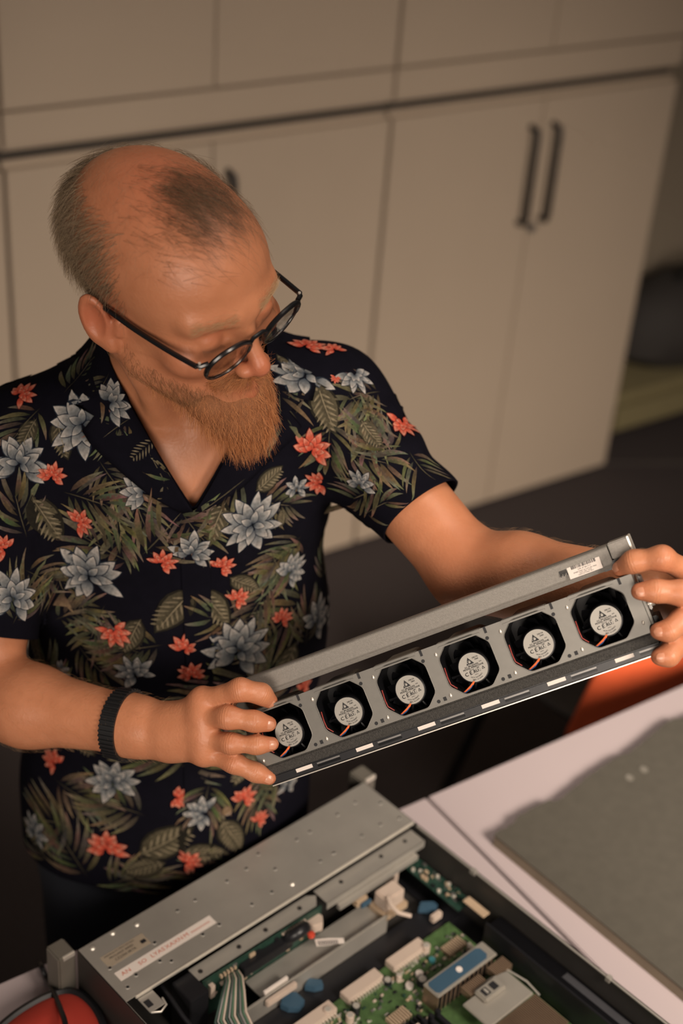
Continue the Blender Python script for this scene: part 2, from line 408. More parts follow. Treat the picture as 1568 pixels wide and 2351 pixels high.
# top rail
rl = MB(); RY = HH+0.0080
prof = [(RY, -0.020), (RY+0.0045, -0.018), (RY+0.005, -0.0195), (RY+0.0215, -0.0161), (RY+0.0233, -0.0185), (RY+0.0233, -0.034), (RY, -0.034)]
n = len(prof); xa, xb = -0.2050, 0.1975
rl.add([(xa, y, z) for y, z in prof] + [(xb, y, z) for y, z in prof], [(k, (k+1) % n, n+(k+1) % n, n+k) for k in range(n)] + [tuple(range(n-1, -1, -1)), tuple(range(n, 2*n))])
rail = rl.build('top_rail', m_rail, fm, 0.0005)
MB().box((0.1985, RY+0.008, -0.036), (0.2195, RY+0.0245, -0.0178)).build('rail_end_cap', m_rail, fm, 0.001)
MB().box((0.2180, RY+0.008, -0.037), (0.2200, RY+0.0248, -0.0172)).build('rail_end_flange', m_bright, fm, 0.0004)
MB().box((0.186, RY-0.0005, -0.030), (0.212, RY+0.0075, -0.0195)).build('rail_clip', m_blk, fm, 0.001)
# barcode sticker on the rail
tilt = Matrix.Translation((0.171, RY+0.0130, -0.0171)) @ Matrix.Rotation(math.atan2(-0.0037, 0.0182), 4, 'X')
st = MB().box((-0.0165, -0.0085, 0), (0.0165, 0.0068, 0.0004)).build('barcode_sticker', m_paper, fm, M=tilt, label='white barcode sticker')
bc = MB(); x = -0.0125; r2 = random.Random(5)
while x < 0.0125:
    wd = r2.choice((0.0003, 0.0005, 0.0008)); bc.box((x, -0.0002, 0.0004), (x+wd, 0.0045, 0.0005)); x += wd + r2.choice((0.0003, 0.0004, 0.0006))
for txt, sz, y in (('LFR 47 8A F11', 0.0022, -0.0018), ('SPARE PART 62 5473 001 FAN', 0.0018, -0.0040), ('ASSY 6431 3X32', 0.0018, -0.0056), ('MADE IN CHINA 2013', 0.0016, -0.0071)):
    v, f = text_mesh(txt, sz); bc.add([(p[0], p[1]+y, 0.0005) for p in v], f)
bc.build('barcode_print', m_ink, st)
# rail left print ticks
tk = MB()
for i in range(7): tk.box((0.1464+i*0.0011, RY+0.0095+(i % 3)*0.0012, -0.0190), (0.1470+i*0.0011, RY+0.0155, -0.0168))
tk.build('stamped_marks', m_ink, fm)
# foam strip, connector rail and bottom lip
MB().box((-HW+0.002, -HH-0.0108, -0.016), (HW+0.002, -HH-0.0002, 0.0022)).build('foam_strip', m_sponge, fm, 0.0012)
MB().box((-HW+0.004, -HH-0.0200, -0.040), (HW+0.001, -HH-0.0110, 0.0012)).build('connector_rail', m_blk, fm, 0.001)
MB().box((-HW+0.006, -HH-0.0212, -0.042), (HW+0.001, -HH-0.0202, 0.0026)).build('bottom_lip', m_bright, fm)
for i, fx in enumerate(FXS):
    MB().box((fx-0.004, -HH-0.0160, 0.0012), (fx+0.0145, -HH-0.0122, 0.0019)).build('connector_label', m_paper, fm)
    MB().box((fx+0.020, -HH-0.0175, 0.0010), (fx+0.046, -HH-0.0155, 0.0020)).build('connector_rib', m_blkgloss, fm, 0.0004)
    MB().box((fx+0.020, -HH-0.0145, 0.0010), (fx+0.046, -HH-0.0130, 0.0020)).build('connector_rib', m_leg, fm, 0.0003)
# between fans: embossed pips coloured as highlights, black studs as hole and slot shade
for i in range(5):
    gx = (FXS[i]+FXS[i+1])/2
    for (dx, dy, kind) in ((-0.008, 0.0180, 'hole'), (0.0065, 0.0195, 'pip'), (-0.0085, -0.0245, 'hole'), (-0.0015, -0.0240, 'slot'), (0.0050, -0.0228, 'pip')):
        if kind == 'pip': MB().lathe([(0.0001, 0.0011), (0.0011, 0.0009), (0.0017, 0.0003), (0.0018, 0.0)][::-1], T(gx+dx, dy, 0.0) @ Matrix.Diagonal((0.75, 1.3, 1, 1)), 12).build('pressed_pip', m_bright, fm, smooth=True)
        elif kind == 'hole': MB().cyl((gx+dx, dy, -0.001), (gx+dx, dy, 0.0004), 0.0018, n=14).build('hole_shade', m_ink, fm)
        else: MB().box((gx+dx-0.0016, dy-0.0019, -0.001), (gx+dx+0.0016, dy+0.0019, 0.0004)).build('slot', m_ink, fm)
for x, y in ((-HW+0.006, -0.0225), (HW-0.0065, -0.018)):
    MB().lathe([(0.0018, 0.0), (0.0017, 0.0003), (0.0011, 0.0009), (0.0001, 0.0011)], T(x, y, 0) @ Matrix.Diagonal((0.75, 1.3, 1, 1)), 12).build('pressed_pip', m_bright, fm, smooth=True)
# latch hardware on the right end
MB().box((HW+0.0005, -0.022, -0.004), (HW+0.003, 0.020, 0.0005)).build('latch_strip', m_plate, fm, 0.0004)
MB().box((HW+0.003, -0.010, -0.020), (HW+0.006, 0.024, -0.006)).build('latch_lever', m_leg, fm, 0.001)
MB().cyl((HW+0.001, -0.004, -0.010), (HW+0.009, -0.004, -0.010), 0.0035, n=14).build('latch_pin', m_bright, fm, smooth=True)
MB().cyl((HW-0.001, -0.026, 0.000), (HW+0.005, -0.027, 0.003), 0.0042, n=14).build('rubber_foot', m_blk, fm, smooth=True)
MB().box((HW+0.001, -HH-0.012, -0.030), (HW+0.008, -0.016, -0.004)).build('latch_block', m_blk, fm, 0.001)
# a fan: housing, rotor, blades, label, wires
HUB = Matrix.Translation((0.0008, -0.0050, -0.006))
hs = MB(); n = len(OCT)
hs.add([(x*1.0, y*1.0, -0.0012) for x, y in OCT] + [(x*1.005, y*1.005, -0.040) for x, y in OCT], [(k, (k+1) % n, n+(k+1) % n, n+k) for k in range(n)])
hs.add([(x*1.08, y*1.08, -0.040) for x, y in OCT] + [(x*1.08, y*1.08, -0.0013) for x, y in OCT] + [(x, y, -0.0013) for x, y in OCT],
       [tuple(range(n)), *[(k, (k+1) % n, n+(k+1) % n, n+k) for k in range(n)], *[(n+k, n+(k+1) % n, 2*n+(k+1) % n, 2*n+k) for k in range(n)]])
# inner round duct at the left, struts holding the motor
for a in (200, 255, 288):
    c, s = math.cos(math.radians(a)), math.sin(math.radians(a))
    hs.cyl((0.0012+0.015*c, -0.0035+0.015*s, -0.012), (0.0270*c, 0.0270*s, -0.014), 0.0011, 0.0016, n=6)
hs_me = hs.mesh('fan_housing', 0, 2, False); hs_me.materials.append(m_fan)
rt = MB()
rt.lathe([(0.0165, -0.026), (0.0168, -0.004), (0.0160, -0.0015), (0.0150, -0.001), (0.001, -0.001)], None, 40)
for k in range(9):
    a0 = 2*math.pi*k/9
    vs = []; fs = []
    for i in range(5):
        r = 0.0160 + (0.0252-0.0160)*i/4
        for j in range(4):
            a = a0 + 0.62*j/3 + 0.25*i/4; vs.append((r*math.cos(a)*0.98, r*math.sin(a)*0.98, -0.006-0.020*j/3))
    fs = [(i*4+j, i*4+j+1, (i+1)*4+j+1, (i+1)*4+j) for i in range(4) for j in range(3)]
    rt.add(vs, fs)
rt_me = rt.mesh('rotor', 0, 2, True); rt_me.materials.append(m_fan)
lb = MB().cyl((0, 0, -0.001), (0, 0, 0.0), 0.0146, n=48); lb_me = lb.mesh('fan_label'); lb_me.materials.append(m_label)
rimm = MB().tube([(0.0152*math.cos(a), 0.0152*math.sin(a), -0.0004) for a in np.linspace(0, 2*math.pi, 48, endpoint=False)], 0.0006, 6, closed=True).mesh('label_rim', smooth=True); rimm.materials.append(m_blkgloss)
pr = MB(); zt = 0.00015
pr.add([(-0.0058, 0.0040, zt), (0.0030, 0.0040, zt), (-0.0016, 0.0118, zt)], [(0, 1, 2)])
def put_text(txt, sz, x, y, rot=0, align='CENTER', bold=0):
    v, f = text_mesh(txt, sz, align); M_ = Matrix.Translation((x, y, zt)) @ Matrix.Rotation(rot, 4, 'Z')
    pr.add(v, f, M_)
    if bold: pr.add([(p[0]+bold, p[1]+bold*0.5, 0) for p in v], f, M_)
put_text('DC BRUSHLESS', 0.0024, -0.001, 0.0023, bold=0.00012)
put_text('MODEL PFR0612XHE', 0.0026, 0.0002, 0.0002, bold=0.00015)
put_text('DC12V   1.68A', 0.0018, 0.0005, -0.0019, bold=0.0001)
put_text('C E', 0.0056, -0.0078, -0.0050, bold=0.0003)
put_text('.RU.:', 0.0046, 0.0018, -0.0048, bold=0.0003)
put_text('(A4C)', 0.0016, 0.0005, -0.0080)
put_text('DELTA', 0.0022, 0.0062, 0.0096, align='CENTER', bold=0.00012)
put_text('FAN', 0.0022, 0.0070, 0.0072, align='CENTER', bold=0.00012)
put_text('A00', 0.0018, 0.0098, 0.0035)
pr.add([(0.0083, -0.0052, zt), (0.0118, -0.0052, zt), (0.0100, -0.0018, zt)], [(0, 1, 2)])
for i, ch in enumerate('DELTA ELECTRONICS'):
    a = math.radians(-90 - 34 + i*68/16); v, f = text_mesh(ch, 0.0019); pr.add(v, f, Matrix.Translation((0.0112*math.cos(a), 0.0112*math.sin(a)+0.0002, zt)) @ Matrix.Rotation(a+math.pi/2, 4, 'Z'))
for i, ch in enumerate('MADE IN CHINA'):
    a = math.radians(-90 - 23 + i*46/12); v, f = text_mesh(ch, 0.0018); pr.add(v, f, Matrix.Translation((0.0134*math.cos(a), 0.0134*math.sin(a), zt)) @ Matrix.Rotation(a+math.pi/2, 4, 'Z'))
# pale eye inside the dark triangle and the small triangle's hollow
pr_me = bpy.data.meshes.new('label_print'); pr_me.from_pydata(pr.v, [], pr.f); pr_me.materials.append(m_ink)
ey = MB()
ey.cyl((-0.0013, 0.0066, 0.0001), (-0.0013, 0.0066, 0.0003), 0.0013, n=16)
ey.tube([(-0.0017+0.0024*math.cos(a), 0.0064+0.0021*math.sin(a), 0.00022) for a in np.linspace(0.9, 4.6, 12)], 0.00022, 5)
ey.add([(0.0092, -0.0047, 0.0003), (0.0108, -0.0047, 0.0003), (0.0100, -0.0032, 0.0003)], [(0, 1, 2)])
ey_me = ey.mesh('emblem'); ey_me.materials.append(m_label)
wires = []
for j, (mt, off) in enumerate(((m_redwire, 0.0), (m_orangewire, 0.0012), (m_bluewire, -0.0012))):
    wv = MB().tube([(-0.0040+off, -0.0190+off, -0.0030), (-0.0085+off, -0.0220+off, -0.0022), (-0.0150+off, -0.0245+off*0.5, -0.0022), (-0.0200, -0.0262, -0.0050)], 0.0010, 6).mesh('fan_wire', smooth=True)
    wv.materials.append(m_orangewire if j < 2 else mt); wires.append(wv)
wv = MB().tube([(-0.0262, 0.004, -0.005), (-0.0262, -0.006, -0.0025), (-0.0258, -0.013, -0.0025), (-0.0215, -0.019, -0.004)], 0.0006, 6).mesh('fan_wire', smooth=True); wv.materials.append(pmat('dark_red_wire', (0.26, 0.03, 0.02), 0.5)); wires.append(wv)
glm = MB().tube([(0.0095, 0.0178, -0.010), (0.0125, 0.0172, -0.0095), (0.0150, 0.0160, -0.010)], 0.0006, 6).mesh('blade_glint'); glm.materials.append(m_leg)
def raw(name, me, parent, M=None):
    o = bpy.data.objects.new(name, me); link(o, parent)
    if M is not None: o.matrix_local = M
    return o
for fx in FXS:
    f = raw('fan', hs_me, fm, T(fx, 0, 0))
    raw('rotor', rt_me, f, HUB @ Matrix.Rotation(rnd.uniform(0, 6), 4, 'Z'))
    raw('fan_label', lb_me, f, HUB)
    raw('label_rim', rimm, f, HUB)
    raw('label_print', pr_me, f, HUB @ Matrix.Rotation(math.radians(3), 4, 'Z') @ Matrix.Diagonal((0.92, 0.92, 1, 1)))
    raw('emblem', ey_me, f, HUB @ Matrix.Rotation(math.radians(3), 4, 'Z') @ Matrix.Diagonal((0.92, 0.92, 1, 1)))
    for wv in wires: raw('fan_wire', wv, f)

# ------------------------------------------------------------------ open server
th = math.radians(8.4)
SM = Matrix([[math.cos(th), math.sin(th), 0, 0.459], [math.sin(th), -math.cos(th), 0, 1.044], [0, 0, 1, TZ], [0, 0, 0, 1]])
# local frame mirrored in y (b runs towards the camera): bake into vertices, keep the empty unmirrored
SE = Matrix([[math.cos(th), -math.sin(th), 0, 0.459], [math.sin(th), math.cos(th), 0, 1.044], [0, 0, 1, TZ], [0, 0, 0, 1]])
sv = empty('rack_server', SE, 'open rack server with its lid off on the white table', 'server')
class SB(MB):
    """coordinates (a along the front, b towards the rear, z above the table)"""
    def build(s, name, mat, parent=None, bevel=0, smooth=False, label=None, kind=None):
        s.v = [(x, -y, z) for x, y, z in s.v]
        return MB.build(s, name, mat, parent or sv, bevel, smooth, label=label, kind=kind)
SW, SL, SH = 0.445, 0.70, 0.088
SB().box((0, 0, 0.001), (SW, SL, 0.003)).build('chassis_floor', m_darksteel)
SB().box((-0.0012, 0.0, 0.001), (0.0, SL, SH-0.001)).build('side_wall', m_darksteel)
SB().box((SW, 0.0, 0.001), (SW+0.0012, SL, SH-0.001)).build('side_wall', m_darksteel)
SB().box((SW-0.0025, 0.10, SH-0.0022), (SW+0.0012, SL, SH-0.001)).build('side_flange', m_steel)
SB().box((0, -0.002, 0.001), (SW, 0.0, SH-0.002)).build('front_panel', m_black)
# front cover plate
cov = SB().box((0, 0, SH-0.0015), (SW, 0.0925, SH)).build('front_cover', m_steel, bevel=0.0004)
SB().box((0.012, 0.0915, SH-0.004), (SW, 0.0945, SH+0.0006)).build('cover_lip', m_bright, bevel=0.0008)
SB().box((-0.001, 0.0, SH-0.03), (0.0005, 0.13, SH-0.001)).build('cover_skirt', m_steel)
for (a, b) in [(0.044,0.004),(0.073,0.011),(0.014,0.008),(0.013,0.043),(0.073,0.045),(0.122,0.023),(0.148,0.023),(0.196,0.023),(0.227,0.022),(0.254,0.012),(0.254,0.044),(0.254,0.076),(0.227,0.07),(0.196,0.07),(0.147,0.07),(0.123,0.07),(0.072,0.078),(0.062,0.07),(0.03,0.069),(0.013,0.077),(0.307,0.023),(0.329,0.023),(0.306,0.069),(0.328,0.069),(0.41,0.02),(0.377,0.022),(0.435,0.041),(0.376,0.069),(0.435,0.076),(0.408,0.069)]:
    big = (a, b) in ((0.044,0.004),(0.073,0.011),(0.254,0.076),(0.014,0.008))
    q = SB(); q.lathe([(0.0001, 0.0002 if not big else 0.0016), (0.0022, 0.0002 if not big else 0.0014), (0.0031, 0.0004), (0.0034, 0.0)][::-1], Matrix.Translation((a, b, SH)), 14)
    q.build('rivet', m_bright if big else m_steel, smooth=True)
    if not big: SB().cyl((a-0.0002, b+0.0006, SH), (a-0.0002, b+0.0006, SH+0.0006), 0.0017, n=12).build('rivet_hole_shade', m_ink)  # raised black disc, shade of the hole put into its colour
# stickers on the cover
stp = SB().box((0.012, 0.0528, SH), (0.146, 0.0665, SH+0.0003)).build('strip_label', m_paper, label='white strip label with red lettering')
tx = SB()
for ch_, a in (('AN', 0.0235), ('SO', 0.046), ('LYAS', 0.067), ('XAXN', 0.090), ('M', 0.107)):
    v, f = text_mesh(ch_, 0.0082); tx.add([(p[0]*1.05+a, -p[1]*0.9+0.0597, SH+0.00045) for p in v], f)
v, f = text_mesh('ononononnn', 0.0060); tx.add([(p[0]*0.88+0.127, -p[1]*0.85+0.0600, SH+0.00045) for p in v], f)
tx.build('strip_lettering', m_redink, stp)
il = SB().box((0.012, 0.0252, SH), (0.0695, 0.0432, SH+0.0003)).build('info_label', pmat('tan_label', (0.33, 0.27, 0.20), 0.6), label='tan information label')
tx = SB()
for txt, sz, a, b in (('ASSEMBLED IN CZECH REPUBLIC', 0.0028, 0.036, 0.0283), ('PROLIANT SERIES', 0.0042, 0.036, 0.0330), ('CZ2304 0RTK', 0.0048, 0.038, 0.0385)):
    v, f = text_mesh(txt, sz); tx.add([(p[0]+a, -p[1]+b, SH+0.00045) for p in v], f)
tx.box((0.0605, 0.0335, SH+0.0003), (0.0672, 0.0385, SH+0.00045)); tx.build('info_print', m_ink, il)
# rack ears at both front corners
for a0, a1 in ((-0.024, -0.0013), (SW+0.0013, SW+0.026)):
    q = SB().box((a0, -0.030, 0.003), (a1, -0.003, SH-0.004)).build('rack_ear', pmat('ear_grey', (0.16, 0.145, 0.12), 0.5, 0.3), bevel=0.002)
    SB().box((a0+0.006, -0.006, SH-0.010), (a1-0.001, -0.0028, SH-0.0035)).build('ear_catch', m_bright, q, 0.0005)
# stepped shelf behind the cover, with a backplane board hanging on it
SB().prism([(0.085, 0.093), (0.262, 0.093), (0.272, 0.100), (0.266, 0.108), (0.262, 0.112), (0.085, 0.112)], SH-0.013, SH-0.0118).build('bay_shelf', m_steel)
SB().box((0.274, 0.093, SH-0.0125), (SW-0.004, 0.1185, SH-0.0112)).build('bay_shelf', m_steel, bevel=0.0004)
SB().box((0.274, 0.1175, SH-0.022), (SW-0.004, 0.1187, SH-0.0112)).build('shelf_front', m_steel)
SB().box((0.290, 0.1186, SH-0.030), (SW-0.02, 0.1250, SH-0.022)).build('drive_guide', m_steel, bevel=0.0006)
for a in (0.094, 0.150, 0.190, 0.243, 0.310, 0.378, 0.42):
    SB().lathe([(0.0028, 0), (0.0024, 0.0010), (0.0001, 0.0012)], Matrix.Translation((a, 0.1035, SH-0.0113)), 12).build('shelf_screw', m_black, smooth=True)
bp_ = SB().box((0.088, 0.1135, 0.012), (0.268, 0.1155, SH-0.014)).build('backplane_board', m_pcbd)
r2 = random.Random(11)
for k in range(34):
    a = r2.uniform(0.095, 0.262); z = r2.uniform(0.035, SH-0.018); s_ = r2.uniform(0.0015, 0.005); t_ = r2.uniform(0.0012, 0.003)
    SB().box((a, 0.1155, z), (a+s_*1.6, 0.1155+t_, z+s_)).build(r2.choice(('chip', 'capacitor', 'resistor')), r2.choice((m_blk, m_tan, m_chip, m_leg)), bp_)
for k in range(9):
    SB().box((0.205+k*0.0042, 0.1155, SH-0.020), (0.2072+k*0.0042, 0.1185, SH-0.017)).build('resistor', m_chip, bp_)
for k in range(5):
    SB().box((0.112+k*0.005, 0.1155, SH-0.023), (0.1145+k*0.005, 0.119, SH-0.019)).build('resistor', m_tan, bp_)
SB().box((0.096, 0.1155, 0.045), (0.102, 0.121, 0.064)).build('socket', m_chip, bp_)
SB().box((0.140, 0.1155, 0.050), (0.215, 0.126, 0.066)).build('power_socket', m_blk, bp_, 0.001)
SB().box((0.060, 0.095, 0.004), (0.086, 0.130, SH-0.012)).build('drive_bay_wall', m_blk, bevel=0.001)
SB().box((0.014, 0.094, SH-0.006), (0.034, 0.118, SH-0.0045)).build('latch_plate', m_steel, bevel=0.0005)
SB().tube([(0.015, 0.118, SH-0.005), (0.024, 0.124, SH-0.005), (0.034, 0.120, SH-0.005), (0.036, 0.110, SH-0.005)], 0.0012, 8).build('latch_wire', m_bright, smooth=True)
SB().box((0.016, 0.102, SH-0.0046), (0.023, 0.112, SH-0.0040)).build('latch_hole_shade', m_ink)  # flat black box painted as the shade inside a hole
SB().tube([(0.050, 0.090, SH-0.016), (0.047, 0.112, SH-0.014), (0.046, 0.135, SH-0.020), (0.048, 0.17, SH-0.03)], 0.0028, 8).build('power_lead', m_blk, smooth=True)
SB().box((0.033, 0.135, 0.042), (0.048, 0.165, 0.050)).build('white_clip', m_paper, bevel=0.001)
# metal floor tray with a long rail in front of the fan slot
SB().box((0.150, 0.117, 0.028), (0.342, 0.1524, 0.030)).build('fan_tray', m_steel)
SB().box((0.070, 0.1525, 0.004), (0.345, 0.1560, 0.040)).build('tray_rail', m_steel, bevel=0.0008)
SB().box((0.150, 0.1495, 0.0398), (0.185, 0.1525, 0.044)).build('rail_sticker', m_paper)
SB().box((0.145, 0.158, 0.032), (0.190, 0.164, 0.041)).build('cream_bar', m_chip, bevel=0.001)
# coiled black lead with a red button and a barcode flag
tor = [(0.222+0.013*math.cos(t), 0.120+0.002*math.sin(t)+0.010*math.sin(t)*0.7, 0.062+0.013*math.sin(t)) for t in np.linspace(0, 2*math.pi, 20, endpoint=False)]
SB().tube(tor, 0.0075, 10, closed=True).build('coiled_lead', m_blk, smooth=True)
SB().prism([(0.243, 0.112), (0.262, 0.108), (0.266, 0.120), (0.258, 0.130), (0.246, 0.126)], 0.050, 0.064).build('lead_plug', m_chip, bevel=0.001)
SB().lathe([(0.0045, 0), (0.0045, 0.004), (0.0001, 0.005)], Matrix.Translation((0.2375, 0.132, 0.058)), 14).build('red_button', m_redwire, smooth=True)
fl = SB().prism([(0.238, 0.138), (0.252, 0.147), (0.266, 0.158), (0.262, 0.164), (0.247, 0.156), (0.233, 0.147)], 0.0565, 0.0572).build('barcode_flag', m_paper)
bc = SB()
for k in range(12):
    t = k/12; a = 0.239+0.020*t; b = 0.142+0.014*t
    bc.prism([(a, b), (a+0.0007, b+0.0006), (a-0.0030, b+0.0066), (a-0.0037, b+0.0060)], 0.0573, 0.0575)
bc.build('flag_barcode', m_ink, fl)
# ribbon cable fanning forward
for k in range(12):
    t = k/11; mt = (m_pcbd, m_leg, pmat('green_wire', (0.05, 0.12, 0.07), 0.4), m_chip)[k % 4]
    SB().tube([(0.120+0.016*t, 0.116+0.004*t, 0.062), (0.110+0.022*t, 0.128+0.004*t, 0.068-0.002*t), (0.092+0.030*t, 0.142+0.006*t, 0.064), (0.074+0.036*t, 0.156+0.010*t, 0.056), (0.066+0.036*t, 0.20, 0.045)], 0.0014, 6).build('ribbon_strand', mt, smooth=True)
# white connector with a loop handle at the right of the rail
SB().box((0.343, 0.130, 0.040), (0.375, 0.152, 0.062)).build('cable_connector', m_chip, bevel=0.002)
SB().box((0.340, 0.126, 0.030), (0.379, 0.156, 0.040)).build('connector_base', m_tan, bevel=0.001)
SB().tube([(0.347, 0.150, 0.064), (0.342, 0.160, 0.062), (0.344, 0.172, 0.058), (0.354, 0.184, 0.056)], 0.0028, 8).build('connector_strap', m_chip, smooth=True)
SB().box((0.318, 0.118, 0.045), (0.336, 0.127, 0.055)).build('guide_block', m_tan, bevel=0.0008)
SB().box((0.322, 0.128, 0.045), (0.338, 0.132, 0.052)).build('guide_clip', m_blue, bevel=0.0008)
# black fan tray floor
SB().box((0.075, 0.158, 0.004), (SW-0.012, 0.197, 0.012)).build('fan_slot_floor', m_blk)
for (a, b, pts) in ((0.205, 0.160, [(0, 0), (0.011, -0.006), (0.022, 0.006), (0.018, 0.014), (0.008, 0.010)]), (0.166, 0.158, [(0, 0.004), (0.012, -0.006), (0.026, 0.002), (0.026, 0.018), (0.013, 0.022), (0.004, 0.014)]), (0.395, 0.160, [(0, 0), (0.010, -0.006), (0.024, 0.004), (0.024, 0.012), (0.010, 0.010)])):
    SB().prism([(a+x, b+y) for x, y in pts], 0.012, 0.022).build('blue_fan_catch', m_blue, bevel=0.001)
# motherboard
MZ = 0.016
mb_ = SB().box((0.030, 0.197, MZ-0.002), (SW-0.032, SL-0.02, MZ)).build('motherboard', m_pcb)
for a, b in ((0.257, 0.203), (0.331, 0.203), (0.183, 0.203), (0.109, 0.203)):
    c = SB().box((a-0.028, b-0.008, MZ), (a+0.028, b+0.008, MZ+0.010)).build('fan_socket', m_chip, mb_, 0.0008)
pins = SB()
for a, b in ((0.257, 0.203), (0.331, 0.203), (0.183, 0.203)):
    for k in range(12): pins.box((a-0.027+k*0.0046, b+0.008, MZ), (a-0.0255+k*0.0046, b+0.0125, MZ+0.004))
pins.build('socket_pins', m_bright, mb_, kind='stuff')
r2 = random.Random(21)
occ = [(0.295, 0.400, 0.255, 0.300)]
smd = {}
for k in range(290):
    a = r2.uniform(0.19, 0.408); b = r2.uniform(0.212, 0.262 + 0.03*(a < 0.30)); 
    if any(x0 < a < x1 and y0 < b < y1 for x0, x1, y0, y1 in occ): continue
    l_, w_, h_ = r2.uniform(0.0015, 0.0055), r2.uniform(0.0010, 0.0032), r2.uniform(0.0008, 0.003)
    mt = r2.choice((m_blk, m_blk, m_tan, m_chip, m_leg, m_bright, m_pcbd))
    SB().box((a, b, MZ), (a+l_, b+w_, MZ+h_)).build('surface_component', mt, mb_)
for a, b, r, h in ((0.356, 0.212, 0.005, 0.012), (0.230, 0.222, 0.0055, 0.010), (0.215, 0.228, 0.005, 0.011), (0.318, 0.243, 0.0065, 0.009), (0.300, 0.222, 0.0035, 0.010), (0.287, 0.216, 0.0055, 0.006), (0.398, 0.246, 0.004, 0.010), (0.200, 0.206, 0.005, 0.012)):
    c = SB().cyl((a, b, MZ), (a, b, MZ+h), r, n=18).build('capacitor_can', m_blk if r > 0.005 else m_chip, mb_, smooth=True)
    SB().cyl((a, b, MZ+h), (a, b, MZ+h+0.0006), r*0.75, n=18).build('can_top', m_bright, c, smooth=True)
for a, b in ((0.325, 0.232), (0.303, 0.237)): SB().cyl((a, b, MZ), (a, b, MZ+0.004), 0.0048, n=18).build('white_dot', m_paper, mb_, smooth=True)
SB().cyl((0.352, 0.227, MZ), (0.352, 0.227, MZ+0.004), 0.004, n=14).build('teal_dot', pmat('teal_plastic', (0.05, 0.22, 0.25), 0.4), mb_, smooth=True)
# ribbed black socket with pale ribs near the heatsink
for k in range(9): SB().box((0.372+k*0.0034, 0.222, MZ), (0.3738+k*0.0034, 0.238, MZ+0.006)).build('socket_rib', m_tan, mb_)
for k in range(8): SB().box((0.247+k*0.0036, 0.254, MZ), (0.249+k*0.0036, 0.270, MZ+0.006)).build('socket_rib', m_tan, mb_)
for k in range(7): SB().box((0.24+k*0.006, 0.274, MZ), (0.2435+k*0.006, 0.288, MZ+0.008)).build('choke', m_blk, mb_, 0.0006)
# heatsink with a blue label plate
hk = SB().box((0.298, 0.2600, 0.044), (0.400, 0.2855, 0.047)).build('heatsink_plate', m_alu, bevel=0.0012)
SB().prism([(0.304, 0.2635), (0.384, 0.2635), (0.389, 0.267), (0.389, 0.278), (0.384, 0.2820), (0.304, 0.2820), (0.301, 0.278), (0.301, 0.267)], 0.0470, 0.0476).build('blue_panel', m_blue, hk)
SB().cyl((0.346, 0.2730, 0.0476), (0.346, 0.2730, 0.0486), 0.0040, n=16).build('plate_screw', m_paper, hk, smooth=True)
for k in range(26): SB().box((0.300+k*0.0038, 0.2610, MZ), (0.3010+k*0.0038, 0.2845, 0.044)).build('fin', m_blk if k % 2 else m_copper, hk)
for (a0, a1) in ((0.335, 0.366), (0.380, 0.408)):
    for k in range(12): SB().box((a0+k*(a1-a0)/12, 0.288, 0.030), (a0+(k+0.5)*(a1-a0)/12, 0.304, 0.040)).build('fin', m_copper, hk)
# cast processor cooler
cp = SB().prism([(0.318, 0.306), (0.342, 0.306), (0.342, 0.300), (0.372, 0.300), (0.395, 0.306), (0.395, 0.348), (0.318, 0.348)], 0.036, 0.040).build('cooler_plate', m_alu, bevel=0.001)
SB().box((0.338, 0.3045, 0.040), (0.374, 0.324, 0.046)).build('cooler_latch', m_alu, cp, 0.0018)
SB().box((0.343, 0.309, 0.0461), (0.352, 0.319, 0.0466)).build('latch_window', m_ink, cp)
SB().box((0.357, 0.309, 0.0461), (0.366, 0.319, 0.0466)).build('latch_window', m_ink, cp)
SB().box((0.347, 0.3105, 0.0466), (0.3495, 0.3175, 0.0475)).build('latch_bar', m_bright, cp)
for k in range(30): SB().box((0.320+k*0.0026, 0.349, MZ), (0.3208+k*0.0026, 0.40, 0.038)).build('cooler_fin', m_copper, cp)
SB().tube([(0.398, 0.300, 0.036), (0.404, 0.330, 0.036), (0.402, 0.352, 0.034)], 0.0012, 6).build('spring_clip', m_bright, cp, smooth=True)
# memory slots left of the cooler
for k in range(7):
    SB().box((0.225+k*0.011, 0.292, MZ), (0.231+k*0.011, 0.42, MZ+0.012)).build('memory_slot', m_blk, mb_, 0.0006)
    SB().box((0.225+k*0.011, 0.288, MZ), (0.231+k*0.011, 0.294, MZ+0.018)).build('slot_latch', m_chip if k == 3 else m_blk, mb_, 0.0006)
# right-hand side channel with small board, brass standoffs and a long black duct
SB().box((SW-0.030, 0.100, 0.003), (SW-0.0005, SL-0.02, 0.008)).build('side_channel', m_blk)
SB().box((SW-0.031, 0.250, 0.008), (SW-0.028, SL-0.02, 0.060)).build('air_duct_wall', m_blk, bevel=0.0008)
SB().box((SW-0.024, 0.250, 0.008), (SW-0.002, SL-0.02, 0.052)).build('air_duct', m_blkgloss, bevel=0.001)
SB().box((SW-0.016, 0.36, 0.052), (SW-0.006, 0.47, 0.0526)).build('duct_label', pmat('grey_label', (0.04, 0.04, 0.045), 0.5))
sb = SB().box((SW-0.028, 0.112, 0.038), (SW-0.003, 0.205, 0.040)).build('side_board', m_pcbd)
for k in range(40):
    a = r2.uniform(SW-0.026, SW-0.007); b = r2.uniform(0.116, 0.20); s_ = r2.uniform(0.0012, 0.004)
    SB().box((a, b, 0.040), (a+s_, b+s_*1.5, 0.040+r2.uniform(0.001, 0.004))).build('surface_component', r2.choice((m_blk, m_tan, m_pcbd, m_leg)), sb)
